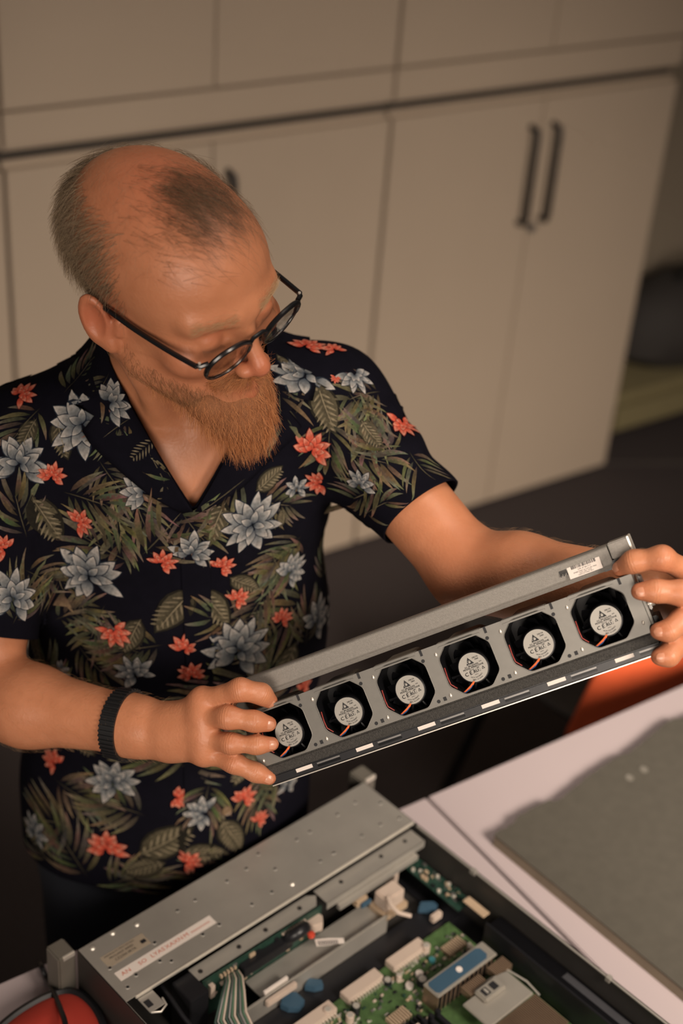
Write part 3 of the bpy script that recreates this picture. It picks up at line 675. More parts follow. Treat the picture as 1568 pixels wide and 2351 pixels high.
for a, b in ((SW-0.024, 0.122), (SW-0.019, 0.130), (SW-0.008, 0.150), (SW-0.006, 0.168), (SW-0.024, 0.168), (SW-0.016, 0.186)):
    SB().lathe([(0.0026, 0), (0.0026, 0.003), (0.0012, 0.0034), (0.0012, 0.002), (0.0001, 0.002)], Matrix.Translation((a, b, 0.040)), 14).build('brass_standoff', m_bright, sb, smooth=True)
SB().box((SW-0.058, 0.108, 0.028), (SW-0.050, 0.122, 0.060)).build('cream_bar', m_chip, bevel=0.001)
SB().box((SW-0.022, 0.205, 0.052), (SW-0.010, 0.240, 0.054)).build('side_bracket', m_tan, bevel=0.0006)
SB().box((SW-0.050, 0.180, 0.016), (SW-0.034, 0.187, 0.026)).build('cream_bar', m_chip, bevel=0.0008)
SB().box((SW-0.004, 0.195, SH-0.006), (SW+0.002, 0.203, SH+0.0004)).build('lid_hook', m_steel)
SB().box((SW-0.004, 0.408, SH-0.006), (SW+0.0025, 0.414, SH+0.0004)).build('lid_hook', m_steel)
# ------------------------------------------------------------------ implicit surfaces for the figure
f4 = np.float32
class Field:
    def __init__(s, lo, hi, h):
        s.lo = np.array(lo, float); s.h = h; s.n = np.ceil((np.array(hi)-s.lo)/h).astype(int)+1
        s.g = np.full(s.n, 1.0, f4)
    def put(s, fn, lo, hi, k=0.0, sub=False):
        m = k + 3*s.h
        i0 = np.clip(np.floor((np.array(lo)-m-s.lo)/s.h).astype(int), 0, s.n-1); i1 = np.clip(np.ceil((np.array(hi)+m-s.lo)/s.h).astype(int)+1, 1, s.n)
        if (i1 <= i0).any(): return
        ax = [(s.lo[d]+np.arange(i0[d], i1[d])*s.h).astype(f4) for d in range(3)]
        X, Y, Z = ax[0][:, None, None], ax[1][None, :, None], ax[2][None, None, :]
        d = fn(X, Y, Z).astype(f4)
        sl = tuple(slice(i0[q], i1[q]) for q in range(3)); a = s.g[sl]
        if sub:
            d = -d
            if k > 0:
                h = np.clip(0.5-0.5*(d-a)/k, 0, 1)*1.0
                h = np.clip(0.5+0.5*(d-a)/k, 0, 1); s.g[sl] = a*(1-h)+d*h+k*h*(1-h)
            else: s.g[sl] = np.maximum(a, d)
        else:
            if k > 0:
                h = np.clip(0.5+0.5*(d-a)/k, 0, 1); s.g[sl] = d*(1-h)+a*h-k*h*(1-h)
            else: s.g[sl] = np.minimum(a, d)
    def mesh(s, smooth=2):
        g = s.g; ins = g < 0
        cnt = np.zeros(s.n-1, np.uint8)
        for dx in (0, 1):
            for dy in (0, 1):
                for dz in (0, 1): cnt += ins[dx:s.n[0]-1+dx, dy:s.n[1]-1+dy, dz:s.n[2]-1+dz]
        idx = np.argwhere((cnt > 0) & (cnt < 8))
        cid = np.full(s.n-1, -1, np.int32); cid[tuple(idx.T)] = np.arange(len(idx))
        acc = np.zeros((len(idx), 3)); num = np.zeros(len(idx))
        cor = [(0,0,0),(1,0,0),(0,1,0),(1,1,0),(0,0,1),(1,0,1),(0,1,1),(1,1,1)]
        val = np.stack([g[idx[:,0]+c[0], idx[:,1]+c[1], idx[:,2]+c[2]] for c in cor], 1).astype(float)
        for a, b in ((0,1),(2,3),(4,5),(6,7),(0,2),(1,3),(4,6),(5,7),(0,4),(1,5),(2,6),(3,7)):
            va, vb = val[:, a], val[:, b]; m = (va < 0) != (vb < 0)
            t = np.where(m, va/np.where(m, va-vb, 1), 0)[:, None]
            p = np.array(cor[a])+(np.array(cor[b])-np.array(cor[a]))*t
            acc += np.where(m[:, None], p, 0); num += m
        V = s.lo+(idx+acc/num[:, None])*s.h
        Q = []
        for ax in range(3):
            o = [1, 1, 1]; e = [s.n[0]-1, s.n[1]-1, s.n[2]-1]; o[ax] = 0
            A = ins[tuple(slice(o[d], e[d]) for d in range(3))]
            B = ins[tuple(slice(o[d]+(d == ax), e[d]+(d == ax)) for d in range(3))]
            P = np.argwhere(A != B)+np.array(o); fl = ins[tuple(P.T)]
            u, v = [(1, 2), (2, 0), (0, 1)][ax]
            du = np.zeros(3, int); du[u] = 1; dv = np.zeros(3, int); dv[v] = 1
            q = np.stack([cid[tuple((P-du-dv).T)], cid[tuple((P-dv).T)], cid[tuple(P.T)], cid[tuple((P-du).T)]], 1)
            q[~fl] = q[~fl][:, ::-1]
            Q.append(q)
        Q = np.concatenate(Q)
        # relax
        E = np.concatenate([Q[:, [0, 1]], Q[:, [1, 2]], Q[:, [2, 3]], Q[:, [3, 0]]]); n = len(V)
        deg = np.bincount(E.ravel(), minlength=n)[:, None]
        for _ in range(smooth):
            S = np.stack([np.bincount(E[:, 0], V[E[:, 1], d], n)+np.bincount(E[:, 1], V[E[:, 0], d], n) for d in range(3)], 1)
            V = V*0.5+0.5*S/np.maximum(deg, 1)
        return V, Q
def np_mesh(name, V, Q):
    me = bpy.data.meshes.new(name); k = Q.shape[1]
    me.vertices.add(len(V)); me.vertices.foreach_set('co', np.ascontiguousarray(V, f4).ravel())
    me.loops.add(Q.size); me.loops.foreach_set('vertex_index', np.ascontiguousarray(Q, np.int32).ravel())
    me.polygons.add(len(Q)); me.polygons.foreach_set('loop_start', np.arange(0, Q.size, k, dtype=np.int32))
    me.polygons.foreach_set('use_smooth', np.ones(len(Q), bool))
    me.update(calc_edges=True); me.validate()
    return me
def cone(a, b, ra, rb=None, flat=None):
    """rounded tapering segment; flat=(axis, factor) squashes it along an axis"""
    a = np.array(a, float); b = np.array(b, float); rb = ra if rb is None else rb; ba = b-a; L2 = max(ba@ba, 1e-12)
    def fn(X, Y, Z):
        x, y, z = X-f4(a[0]), Y-f4(a[1]), Z-f4(a[2])
        t = np.clip((x*f4(ba[0])+y*f4(ba[1])+z*f4(ba[2]))/f4(L2), 0, 1)
        x = x-t*f4(ba[0]); y = y-t*f4(ba[1]); z = z-t*f4(ba[2])
        s_ = 1.0
        if flat is not None:
            w_, s_ = flat; q = (x*f4(w_[0])+y*f4(w_[1])+z*f4(w_[2]))*f4(1/s_-1)
            x = x+q*f4(w_[0]); y = y+q*f4(w_[1]); z = z+q*f4(w_[2])
        return (np.sqrt(x*x+y*y+z*z)-(f4(ra)+f4(rb-ra)*t))*f4(min(1, s_) if s_ < 1 else 1)
    R = max(ra, rb)*max(1, flat[1] if flat else 1)
    return fn, np.minimum(a, b)-R, np.maximum(a, b)+R
def ell(c, r, B):
    """ellipsoid, columns of B are its axes"""
    c = np.array(c, float); r = np.array(r, float)
    def fn(X, Y, Z):
        x, y, z = X-f4(c[0]), Y-f4(c[1]), Z-f4(c[2]); k0 = 0; k1 = 0
        for i in range(3):
            q = x*f4(B[0, i])+y*f4(B[1, i])+z*f4(B[2, i])
            k0 = k0+(q/f4(r[i]))**2; k1 = k1+(q/f4(r[i]**2))**2
        k0 = np.sqrt(k0); k1 = np.sqrt(k1)+1e-9
        return k0*(k0-1)/k1
    e = np.sqrt(((B*r)**2).sum(1))
    return fn, c-e, c+e
def chain(pts, rad, flat=None, k=0.004):
    parts = [cone(pts[i], pts[i+1], rad[i], rad[i+1], flat) for i in range(len(pts)-1)]
    def fn(X, Y, Z):
        d = parts[0][0](X, Y, Z)
        for p in parts[1:]:
            b = p[0](X, Y, Z); h = np.clip(0.5+0.5*(b-d)/f4(k), 0, 1); d = b*(1-h)+d*h-f4(k)*h*(1-h)
        return d
    return fn, np.min([p[1] for p in parts], 0), np.max([p[2] for p in parts], 0)

# ------------------------------------------------------------------ the man: frames and joints
nrm = lambda v: v/np.linalg.norm(v)
RSH, LSH = at(50, 1010, 1.60), at(775, 900, 1.63)
SC = (RSH+LSH)/2; S = LSH-RSH; S[2] = 0; S = nrm(S); F = np.array([S[1], -S[0], 0.0]); UP = np.array([0, 0, 1.0])
TB = np.stack([S, F, UP], 1)
RSH, LSH = at(48, 1035, 1.60), at(752, 930, 1.63)
def tor(s, f, z): return SC+S*s+F*f+UP*z
HL = nrm(RW @ np.array([0.697, -0.519, 0.494])); HF = RW @ np.array([0.717, 0.523, -0.464]); HF = nrm(HF-HL*(HF@HL)); HU = np.cross(HF, HL)
HB = np.stack([HL, HF, HU], 1); HO = at(412, 646, 1.40)
def H(l, f, u): return HO+HL*l+HF*f+HU*u
HEADM = Matrix([[HL[i], HF[i], HU[i], HO[i]] for i in range(3)]+[[0, 0, 0, 1]])
VIEW = RW @ np.array([0, 0, 1.0])
RELB, LELB = at(-50, 1597, 1.59), at(1078, 1312, 1.55)
RWR, LWR = at(385, 1682, 1.505), at(1552, 1352, 1.425)
NB = tor(-0.012, -0.018, 0.045)
def P(*l): return [at(*q) for q in l]
# right hand (left in the picture): joints knuckle, middle joint, end joint, tip
R_IDX = P((466, 1610, 1.478), (552, 1583, 1.455), (600, 1593, 1.461), (620, 1610, 1.470))
R_MID = P((464, 1646, 1.476), (524, 1647, 1.454), (584, 1656, 1.454), (617, 1662, 1.459))
R_RNG = P((466, 1693, 1.477), (530, 1707, 1.458), (590, 1710, 1.457), (624, 1708, 1.461))
R_PNK = P((470, 1726, 1.480), (538, 1752, 1.468), (586, 1773, 1.470), (618, 1786, 1.472))
R_THB = P((425, 1650, 1.52), (490, 1625, 1.530), (555, 1622, 1.530), (600, 1628, 1.515))
# left hand (right in the picture)
L_IDX = P((1595, 1322, 1.372), (1520, 1281, 1.336), (1455, 1289, 1.345), (1424, 1306, 1.357))
L_MID = P((1612, 1356, 1.358), (1562, 1361, 1.326), (1506, 1357, 1.326), (1468, 1358, 1.328))
L_RNG = P((1612, 1400, 1.358), (1564, 1424, 1.328), (1536, 1449, 1.322), (1510, 1449, 1.324))
L_PNK = P((1602, 1440, 1.362), (1552, 1480, 1.338), (1535, 1506, 1.330), (1512, 1508, 1.330))
L_THB = P((1560, 1320, 1.43), (1520, 1335, 1.420), (1480, 1350, 1.405), (1455, 1365, 1.395))
HEADP = []
def body_field(h):
    lo = np.array([0.34, 0.66, 0.98]); hi = np.array([1.20, 1.45, 1.74])
    fd = Field(lo, hi, h)
    add = lambda p, k=0.0, sub=False: fd.put(*p, k, sub)
    # torso under the shirt
    add(cone(tor(0, 0.0, -0.13), tor(0, -0.01, -0.30), 0.150, 0.145, (F, 0.66)))
    add(ell(tor(0, 0.008, -0.055), (0.135, 0.088, 0.11), TB), 0.05)
    add(cone(NB, RSH+UP*0.0, 0.050, 0.046), 0.05)
    add(cone(NB, LSH+UP*0.0, 0.050, 0.046), 0.05)
    # collarbone hint and chest
    add(cone(tor(-0.012, 0.058, 0.020), tor(-0.11, 0.035, 0.040), 0.010, 0.012), 0.03)
    add(cone(tor(0.012, 0.058, 0.020), tor(0.11, 0.035, 0.040), 0.010, 0.012), 0.03)
    # arms
    for sh, el, wr in ((RSH, RELB, RWR), (LSH, LELB, LWR)):
        add(cone(sh, el, 0.048, 0.041), 0.03)
    mid = lambda a, b, t: a+(b-a)*t
    add(cone(RELB, mid(RELB, RWR, 0.28), 0.0385, 0.0425), 0.025)
    add(cone(mid(RELB, RWR, 0.28), mid(RELB, RWR, 0.85), 0.0425, 0.0285), 0.02)
    add(cone(mid(RELB, RWR, 0.82), RWR, 0.0290, 0.0270, (nrm(VIEW), 0.85)), 0.02)
    add(cone(LELB, mid(LELB, LWR, 0.25), 0.0400, 0.0430), 0.025)
    add(cone(mid(LELB, LWR, 0.25), mid(LELB, LWR, 0.85), 0.0425, 0.0295), 0.02)
    add(cone(mid(LELB, LWR, 0.82), LWR, 0.0295, 0.0270), 0.02)
    # hands
    for wr, fs, th in ((RWR, (R_IDX, R_MID, R_RNG, R_PNK), R_THB), (LWR, (L_IDX, L_MID, L_RNG, L_PNK), L_THB)):
        pn = nrm(np.cross(fs[0][0]-wr, fs[3][0]-wr))
        for q, f in enumerate(fs):
            base = wr+(f[0]-wr)*0.18
            add(cone(base, f[0], 0.0190, 0.0124, (pn, 0.85)), 0.016)
        for q in range(3): add(cone(fs[q][0], fs[q+1][0], 0.0115, 0.0112), 0.008)
        add(cone(wr, (fs[1][0]+fs[2][0])/2, 0.0240, 0.0150, (pn, 0.75)), 0.012)
        for q, f in enumerate(fs):
            r = (0.0108, 0.0092, 0.0082, 0.0074) if q == 2 else (0.0116, 0.0103, 0.0093, 0.0081) if q < 3 else (0.0106, 0.0092, 0.0084, 0.0074)
            add(chain(f, r, None, 0.010), 0.0016)
            # knuckle swellings
            fd.put(*ell(f[1], (r[1]*1.0,)*3, np.eye(3)), 0.003)
            add(ell(f[0], (0.0118,)*3, np.eye(3)), 0.012)
        add(chain(th, (0.0150, 0.0135, 0.0110, 0.0085), None, 0.006), 0.010)
    # neck
    add(cone(H(0, -0.028, -0.035), NB, 0.056, 0.062), 0.035)
    add(cone(H(-0.066, -0.030, -0.035), tor(-0.016, 0.060, 0.018), 0.011, 0.010), 0.022)
    add(cone(H(0.066, -0.030, -0.035), tor(0.016, 0.060, 0.018), 0.011, 0.010), 0.022)
    add(ell(H(0, 0.030, -0.130), (0.014, 0.016, 0.018), HB), 0.02)
    # ---- head (local: his left, forward, up; eye level = 0)
    hd = Field(HO-0.175, HO+0.175, h)
    ad = lambda p, k=0.0, sub=False: hd.put(*p, k, sub)
    E = lambda l, f, u, a, b, c: ell(H(l, f, u), (a, b, c), HB)
    K = lambda p, q, ra, rb=None, fl=None: cone(H(*p), H(*q), ra, rb, fl)
    ad(E(0, -0.024, 0.036, 0.0780, 0.1090, 0.0860))
    ad(E(0, 0.030, 0.032, 0.0660, 0.0600, 0.0560), 0.03)
    ad(E(0, 0.035, -0.030, 0.0600, 0.0560, 0.0640), 0.03)
    ad(E(0, -0.010, -0.035, 0.0640, 0.0640, 0.0500), 0.03)
    for s in (-1, 1):
        ad(K((s*0.058, 0.004, -0.062), (s*0.020, 0.074, -0.104), 0.018, 0.016), 0.025)
        ad(E(s*0.047, 0.062, -0.030, 0.020, 0.020, 0.016), 0.022)
        ad(K((s*0.010, 0.090, 0.016), (s*0.048, 0.073, 0.017), 0.0095, 0.0085), 0.016)
    ad(E(0, 0.082, -0.104, 0.022, 0.018, 0.018), 0.02)
    ad(E(0, 0.082, -0.074, 0.026, 0.016, 0.020), 0.018)
    for s in (-1, 1):
        ad(E(s*0.033, 0.104, -0.004, 0.0190, 0.0200, 0.0115), 0.014, True)
        ad(E(s*0.033, 0.0755, -0.005, 0.0150, 0.0138, 0.0130), 0.003)
        ad(K((s*0.020, 0.0870, -0.0125), (s*0.047, 0.0760, -0.0100), 0.0035, 0.0035), 0.005)
    # nose
    ad(K((0, 0.088, 0.002), (0, 0.1100, -0.034), 0.0075, 0.0085), 0.012)
    ad(E(0, 0.1125, -0.0400, 0.0098, 0.0095, 0.0090), 0.007)
    for s in (-1, 1):
        ad(E(s*0.0115, 0.1010, -0.0440, 0.0078, 0.0100, 0.0074), 0.006)
    for s in (-1, 1): ad(E(s*0.0068, 0.1060, -0.0515, 0.0032, 0.0048, 0.0030), 0.002, True)
    # mouth
    ad(K((-0.020, 0.0900, -0.0715), (0, 0.0985, -0.0690), 0.0042, 0.0055), 0.006)
    ad(K((0.020, 0.0900, -0.0715), (0, 0.0985, -0.0690), 0.0042, 0.0055), 0.006)
    ad(K((-0.017, 0.0895, -0.0790), (0, 0.0970, -0.0805), 0.0045, 0.0062), 0.005)
    ad(K((0.017, 0.0895, -0.0790), (0, 0.0970, -0.0805), 0.0045, 0.0062), 0.005)
    # ears
    for s in (-1, 1):
        ax = nrm(np.array([s*0.88, 0.42, 0.0])); axw = HB @ ax
        tn = HB @ nrm(np.array([-s*0.42, 0.88, 0.18])); vv = np.cross(axw, tn)
        Be = np.stack([axw, tn, vv], 1)
        c = H(s*0.0850, -0.027, -0.014)
        ad(ell(c, (0.0068, 0.0165, 0.0300), Be), 0.005)
        ad(ell(c+axw*0.0068+tn*0.002+HU*0.002, (0.0078, 0.0110, 0.0215), Be), 0.002, True)
        ad(K((s*0.072, -0.006, -0.012), (s*0.074, -0.006, -0.024), 0.0055, 0.005), 0.004)
        ad(E(s*0.0790, -0.014, -0.041, 0.006, 0.008, 0.009), 0.006)
    # merge head into the body
    i0 = np.round((hd.lo-fd.lo)/h).astype(int)
    return fd, hd
HG = 0.0020
fd, hd = body_field(HG)
# snap the head grid onto the body grid: resample the shared window
o_ = np.round((hd.lo-fd.lo)/HG).astype(int); off = (fd.lo+o_*HG)-hd.lo
e_ = np.minimum(o_+hd.n, fd.n); s0 = np.maximum(o_, 0)
sl = tuple(slice(s0[d], e_[d]) for d in range(3)); sh_ = tuple(slice(s0[d]-o_[d], e_[d]-o_[d]) for d in range(3))
SHIFT = off
a = fd.g[sl]; d = hd.g[sh_]; k = f4(0.022); hh = np.clip(0.5+0.5*(d-a)/k, 0, 1)
fd.g[sl] = d*(1-hh)+a*hh-k*hh*(1-hh)
# the head samples sit SHIFT away from their own grid: less than one millimetre
BV, BQ = fd.mesh(2)
del fd, hd
print('body', len(BV), len(BQ))
FEET = tor(0, 0, 0); FEET = Vector((FEET[0], FEET[1]+0.02, 0.0))
man = empty('person', Matrix.Translation(FEET), 'bearded man in glasses and a dark floral shirt holding the fan module', 'person')
body_me = np_mesh('body', BV, BQ)
# complexion: redder nose, ears, cheeks, lips, knuckles and elbows; warm scalp
hl = (BV-HO) @ HB
red = np.zeros(len(BV)); inhead = (np.abs(hl) < 0.16).all(1)
def blob(c, r, amt, loc=True):
    global red
    d2 = ((hl-np.array(c))**2).sum(1) if loc else ((BV-np.array(c))**2).sum(1)
    red = np.maximum(red, amt*np.exp(-d2/(r*r)))
for c, r, am in (((0, 0.112, -0.040), 0.018, 0.8), ((-0.085, -0.025, -0.01), 0.030, 0.75), ((0.085, -0.025, -0.01), 0.030, 0.75), ((-0.045, 0.065, -0.035), 0.03, 0.4), ((0.045, 0.065, -0.035), 0.03, 0.4),
                 ((0, -0.01, 0.122), 0.065, 0.55), ((0, 0.0975, -0.070), 0.010, 1.0), ((-0.012, 0.095, -0.071), 0.007, 0.9), ((0.012, 0.095, -0.071), 0.007, 0.9), ((0, 0.097, -0.081), 0.009, 1.0), ((-0.033, 0.082, 0.004), 0.016, 0.45), ((0.033, 0.082, 0.004), 0.016, 0.45)):
    blob(c, r, am)
for hnd in (R_IDX, R_MID, R_RNG, R_PNK, L_IDX, L_MID, L_RNG, L_PNK):
    blob(hnd[1], 0.010, 0.5, False); blob(hnd[3], 0.011, 0.55, False); blob(hnd[0], 0.013, 0.4, False)
blob(RELB, 0.05, 0.3, False); blob(LELB, 0.05, 0.3, False)
# joint creases: distance along the finger from each joint, and how close the joint is
fco = np.zeros(len(BV)); fma = np.zeros(len(BV))
for hnd in (R_IDX, R_MID, R_RNG, R_PNK, L_IDX, L_MID, L_RNG, L_PNK):
    for j, sg in ((1, 0.0048), (2, 0.0030)):
        ax_ = nrm(hnd[j+1]-hnd[j-1]); rel = BV-hnd[j]; al = rel@ax_; rad = np.linalg.norm(rel-al[:, None]*ax_, axis=1)
        m_ = np.exp(-(al/sg)**2)*(rad < 0.0135); fco = np.where(m_ > fma, al, fco); fma = np.maximum(fma, m_)
for nm_, ar_ in (('along', fco), ('crease', fma)):
    q_ = body_me.attributes.new(nm_, 'FLOAT', 'POINT'); q_.data.foreach_set('value', ar_.astype(f4))
at_ = body_me.attributes.new('redness', 'FLOAT', 'POINT'); at_.data.foreach_set('value', red.astype(f4))
m = bpy.data.materials.new('skin'); m.use_nodes = True; nt = m.node_tree; b = nt.nodes['Principled BSDF']
an = nt.nodes.new('ShaderNodeAttribute'); an.attribute_name = 'redness'
tc = nt.nodes.new('ShaderNodeTexCoord')
nz = nt.nodes.new('ShaderNodeTexNoise'); nz.inputs['Scale'].default_value = 55; nz.inputs['Detail'].default_value = 6; nt.links.new(tc.outputs['Object'], nz.inputs['Vector'])
mx = nt.nodes.new('ShaderNodeMix'); mx.data_type = 'RGBA'; mx.inputs[6].default_value = (0.43, 0.165, 0.078, 1); mx.inputs[7].default_value = (0.56, 0.235, 0.122, 1); nt.links.new(nz.outputs['Fac'], mx.inputs[0])
m2 = nt.nodes.new('ShaderNodeMix'); m2.data_type = 'RGBA'; m2.inputs[7].default_value = (0.43, 0.115, 0.058, 1); nt.links.new(mx.outputs[2], m2.inputs[6]); nt.links.new(an.outputs['Fac'], m2.inputs[0])
nt.links.new(m2.outputs[2], b.inputs['Base Color']); b.inputs['Roughness'].default_value = 0.42; b.inputs['Specular IOR Level'].default_value = 0.4
b.inputs['Subsurface Weight'].default_value = 0.12; b.inputs['Subsurface Radius'].default_value = (1.0, 0.4, 0.22); b.inputs['Subsurface Scale'].default_value = 0.004
n2 = nt.nodes.new('ShaderNodeTexNoise'); n2.inputs['Scale'].default_value = 330; n2.inputs['Detail'].default_value = 3; nt.links.new(tc.outputs['Object'], n2.inputs['Vector'])
bp = nt.nodes.new('ShaderNodeBump'); bp.inputs['Strength'].default_value = 0.30; bp.inputs['Distance'].default_value = 0.0012; 
a1 = nt.nodes.new('ShaderNodeAttribute'); a1.attribute_name = 'along'; a2 = nt.nodes.new('ShaderNodeAttribute'); a2.attribute_name = 'crease'
mu1 = nt.nodes.new('ShaderNodeMath'); mu1.operation = 'MULTIPLY'; mu1.inputs[1].default_value = 2*math.pi/0.0026; nt.links.new(a1.outputs['Fac'], mu1.inputs[0])
ns_ = nt.nodes.new('ShaderNodeMath'); ns_.operation = 'MULTIPLY_ADD'; ns_.inputs[1].default_value = 14.0; nt.links.new(nz.outputs['Fac'], ns_.inputs[0]); nt.links.new(mu1.outputs[0], ns_.inputs[2])
co_ = nt.nodes.new('ShaderNodeMath'); co_.operation = 'COSINE'; nt.links.new(ns_.outputs[0], co_.inputs[0])
mk_ = nt.nodes.new('ShaderNodeMath'); mk_.operation = 'MULTIPLY'; nt.links.new(co_.outputs[0], mk_.inputs[0]); nt.links.new(a2.outputs['Fac'], mk_.inputs[1])
ms_ = nt.nodes.new('ShaderNodeMath'); ms_.operation = 'MULTIPLY_ADD'; ms_.inputs[1].default_value = 0.22; nt.links.new(mk_.outputs[0], ms_.inputs[0]); nt.links.new(n2.outputs['Fac'], ms_.inputs[2])
nt.links.new(ms_.outputs[0], bp.inputs['Height']); nt.links.new(bp.outputs[0], b.inputs['Normal'])
m_skin = m
body_me.materials.append(m_skin)
body = bpy.data.objects.new('body', body_me); link(body, man, True)
BBVH = BVHTree.FromPolygons([tuple(v) for v in BV], [tuple(q) for q in BQ.tolist()])
# ------------------------------------------------------------------ shirt
def clip_mesh(V, Tr, val):
    """keep the part of a triangle mesh where val > 0, cutting triangles along val = 0"""
    V = [tuple(v) for v in V]; val = list(val); out = []; cut = {}
    pos = np.array(val) > 0; c = pos[Tr].sum(1)
    out = Tr[c == 3].tolist()
    def mid(i, j):
        k = (min(i, j), max(i, j))
        if k not in cut:
            t = val[i]/(val[i]-val[j]); a, b = V[i], V[j]
            cut[k] = len(V); V.append(tuple(a[d]+(b[d]-a[d])*t for d in range(3))); val.append(0.0)
        return cut[k]
    for tri in Tr[(c == 1) | (c == 2)].tolist():
        p = [pos[i] for i in tri]
        if sum(p) == 1:
            i = p.index(True); a, b, d = tri[i], tri[(i+1) % 3], tri[(i+2) % 3]
            out.append([a, mid(a, b), mid(a, d)])
        else:
            i = p.index(False); a, b, d = tri[i], tri[(i+1) % 3], tri[(i+2) % 3]
            x, y = mid(a, b), mid(a, d); out += [[x, b, d], [x, d, y]]
    out = np.array(out); used = np.unique(out); mp = np.full(len(V), -1); mp[used] = np.arange(len(used))
    return np.array(V)[used], mp[out]
sf = Field(tor(0, 0, 0)+np.array([-0.42, -0.42, -0.70]), tor(0, 0, 0)+np.array([0.42, 0.30, 0.16]), 0.003)
add = lambda p, k=0.0: sf.put(*p, k)
add(cone(tor(0, 0.002, -0.13), tor(0.004, 0.000, -0.31), 0.172, 0.166, (F, 0.70)))
add(cone(tor(0.004, 0.000, -0.31), tor(-0.008, 0.000, -0.55), 0.166, 0.176, (F, 0.72)), 0.05)
add(cone(tor(-0.008, 0.000, -0.55), tor(-0.012, 0.0, -0.80), 0.176, 0.186, (F, 0.74)), 0.05)
add(ell(tor(0, 0.010, -0.055), (0.150, 0.100, 0.118), TB), 0.05)
add(cone(NB, RSH, 0.060, 0.058), 0.06); add(cone(NB, LSH, 0.060, 0.058), 0.06)
LCUF = LSH+(LELB-LSH)*0.66; RCUF = RSH+(RELB-RSH)*0.74
LSL = LSH+(LELB-LSH)*0.90; RSL = RSH+(RELB-RSH)*0.95
add(cone(LSH, LSL, 0.060, 0.0485), 0.05); add(cone(RSH, RSL, 0.060, 0.054), 0.05)
SV, SQ = sf.mesh(3); del sf
ST = np.concatenate([SQ[:, [0, 1, 2]], SQ[:, [0, 2, 3]]])
# folds in the cloth
def vnormals(V, Tr):
    n = np.cross(V[Tr[:, 1]]-V[Tr[:, 0]], V[Tr[:, 2]]-V[Tr[:, 0]]); N = np.stack([sum(np.bincount(Tr[:, k], n[:, d], len(V)) for k in range(3)) for d in range(3)], 1)
    return N/np.maximum(np.linalg.norm(N, axis=1)[:, None], 1e-12)
NRM = vnormals(SV, ST)
lc = (SV-SC) @ TB; s_, f_, z_ = lc.T
arm_d = lambda V, a, b: (lambda t: (np.linalg.norm(V-(a+t[:, None]*(b-a)), axis=1), t))(np.clip(((V-a)@(b-a))/((b-a)@(b-a)), -0.2, 1.3))
dl, tl = arm_d(SV, LSH, LELB); dr, tr = arm_d(SV, RSH, RELB)
slL = np.clip((0.085-dl)/0.02, 0, 1)*np.clip((tl-0.15)/0.2, 0, 1); slR = np.clip((0.090-dr)/0.02, 0, 1)*np.clip((tr-0.15)/0.2, 0, 1)
tors = 1-np.maximum(slL, slR)
fold = 0.0045*np.sin(26*(s_*0.9+0.5*z_)+2.0*np.sin(7*z_))*np.clip((-z_-0.15)/0.25, 0, 1)
fold += 0.0030*np.sin(48*(z_+0.7*np.abs(s_))+1.5*np.sin(14*s_))*np.clip(1-np.abs(z_+0.12)/0.16, 0, 1)*np.clip((np.abs(s_)-0.05)/0.06, 0, 1)
fold += 0.0035*np.sin(22*z_-18*s_+1.0)*np.clip((-z_-0.35)/0.2, 0, 1)
fold = fold*tors + slL*0.0028*np.sin(60*tl*0.25+9*np.arctan2((SV-LSH)@F, (SV-LSH)@UP)) + slR*0.0028*np.sin(55*tr*0.25+8*np.arctan2((SV-RSH)@F, (SV-RSH)@UP))
SV = SV+NRM*fold[:, None]
FULL = BVHTree.FromPolygons([tuple(v) for v in SV], ST.tolist())
zb = np.interp(f_, [-0.05, 0.03], [0.085, -0.047])
wv = np.clip(0.64*(z_-zb), 0, 0.086)
S0 = 0.006
v_neck = np.where(z_ > zb, np.abs(s_-S0)-wv, 0.05)
v_hem = z_+0.612+0.006*np.sin(20*s_)
v = np.minimum(v_neck, v_hem)
v = np.where((slR > 0.3) & (tr > 0.4), np.minimum(v, (0.74-tr)*0.28), v)
v = np.where((slL > 0.3) & (tl > 0.4), np.minimum(v, (0.66-tl)*0.25), v)
SV2, ST2 = clip_mesh(SV, ST, v)
m_shirt = pmat('navy_cotton', (0.0048, 0.0045, 0.0080), 0.9, var=0.25, scale=90, bump=0.35, bscale=1400, spec=0.05)
sh_me = np_mesh('shirt', SV2, ST2); sh_me.materials.append(m_shirt)
shirt = bpy.data.objects.new('shirt', sh_me); link(shirt, man, True); PM[shirt.name] = Matrix.Identity(4)
shirt['label'] = 'short-sleeved navy shirt printed with flowers and leaves'
md = shirt.modifiers.new('cloth', 'SOLIDIFY'); md.thickness = 0.0022; md.offset = -1
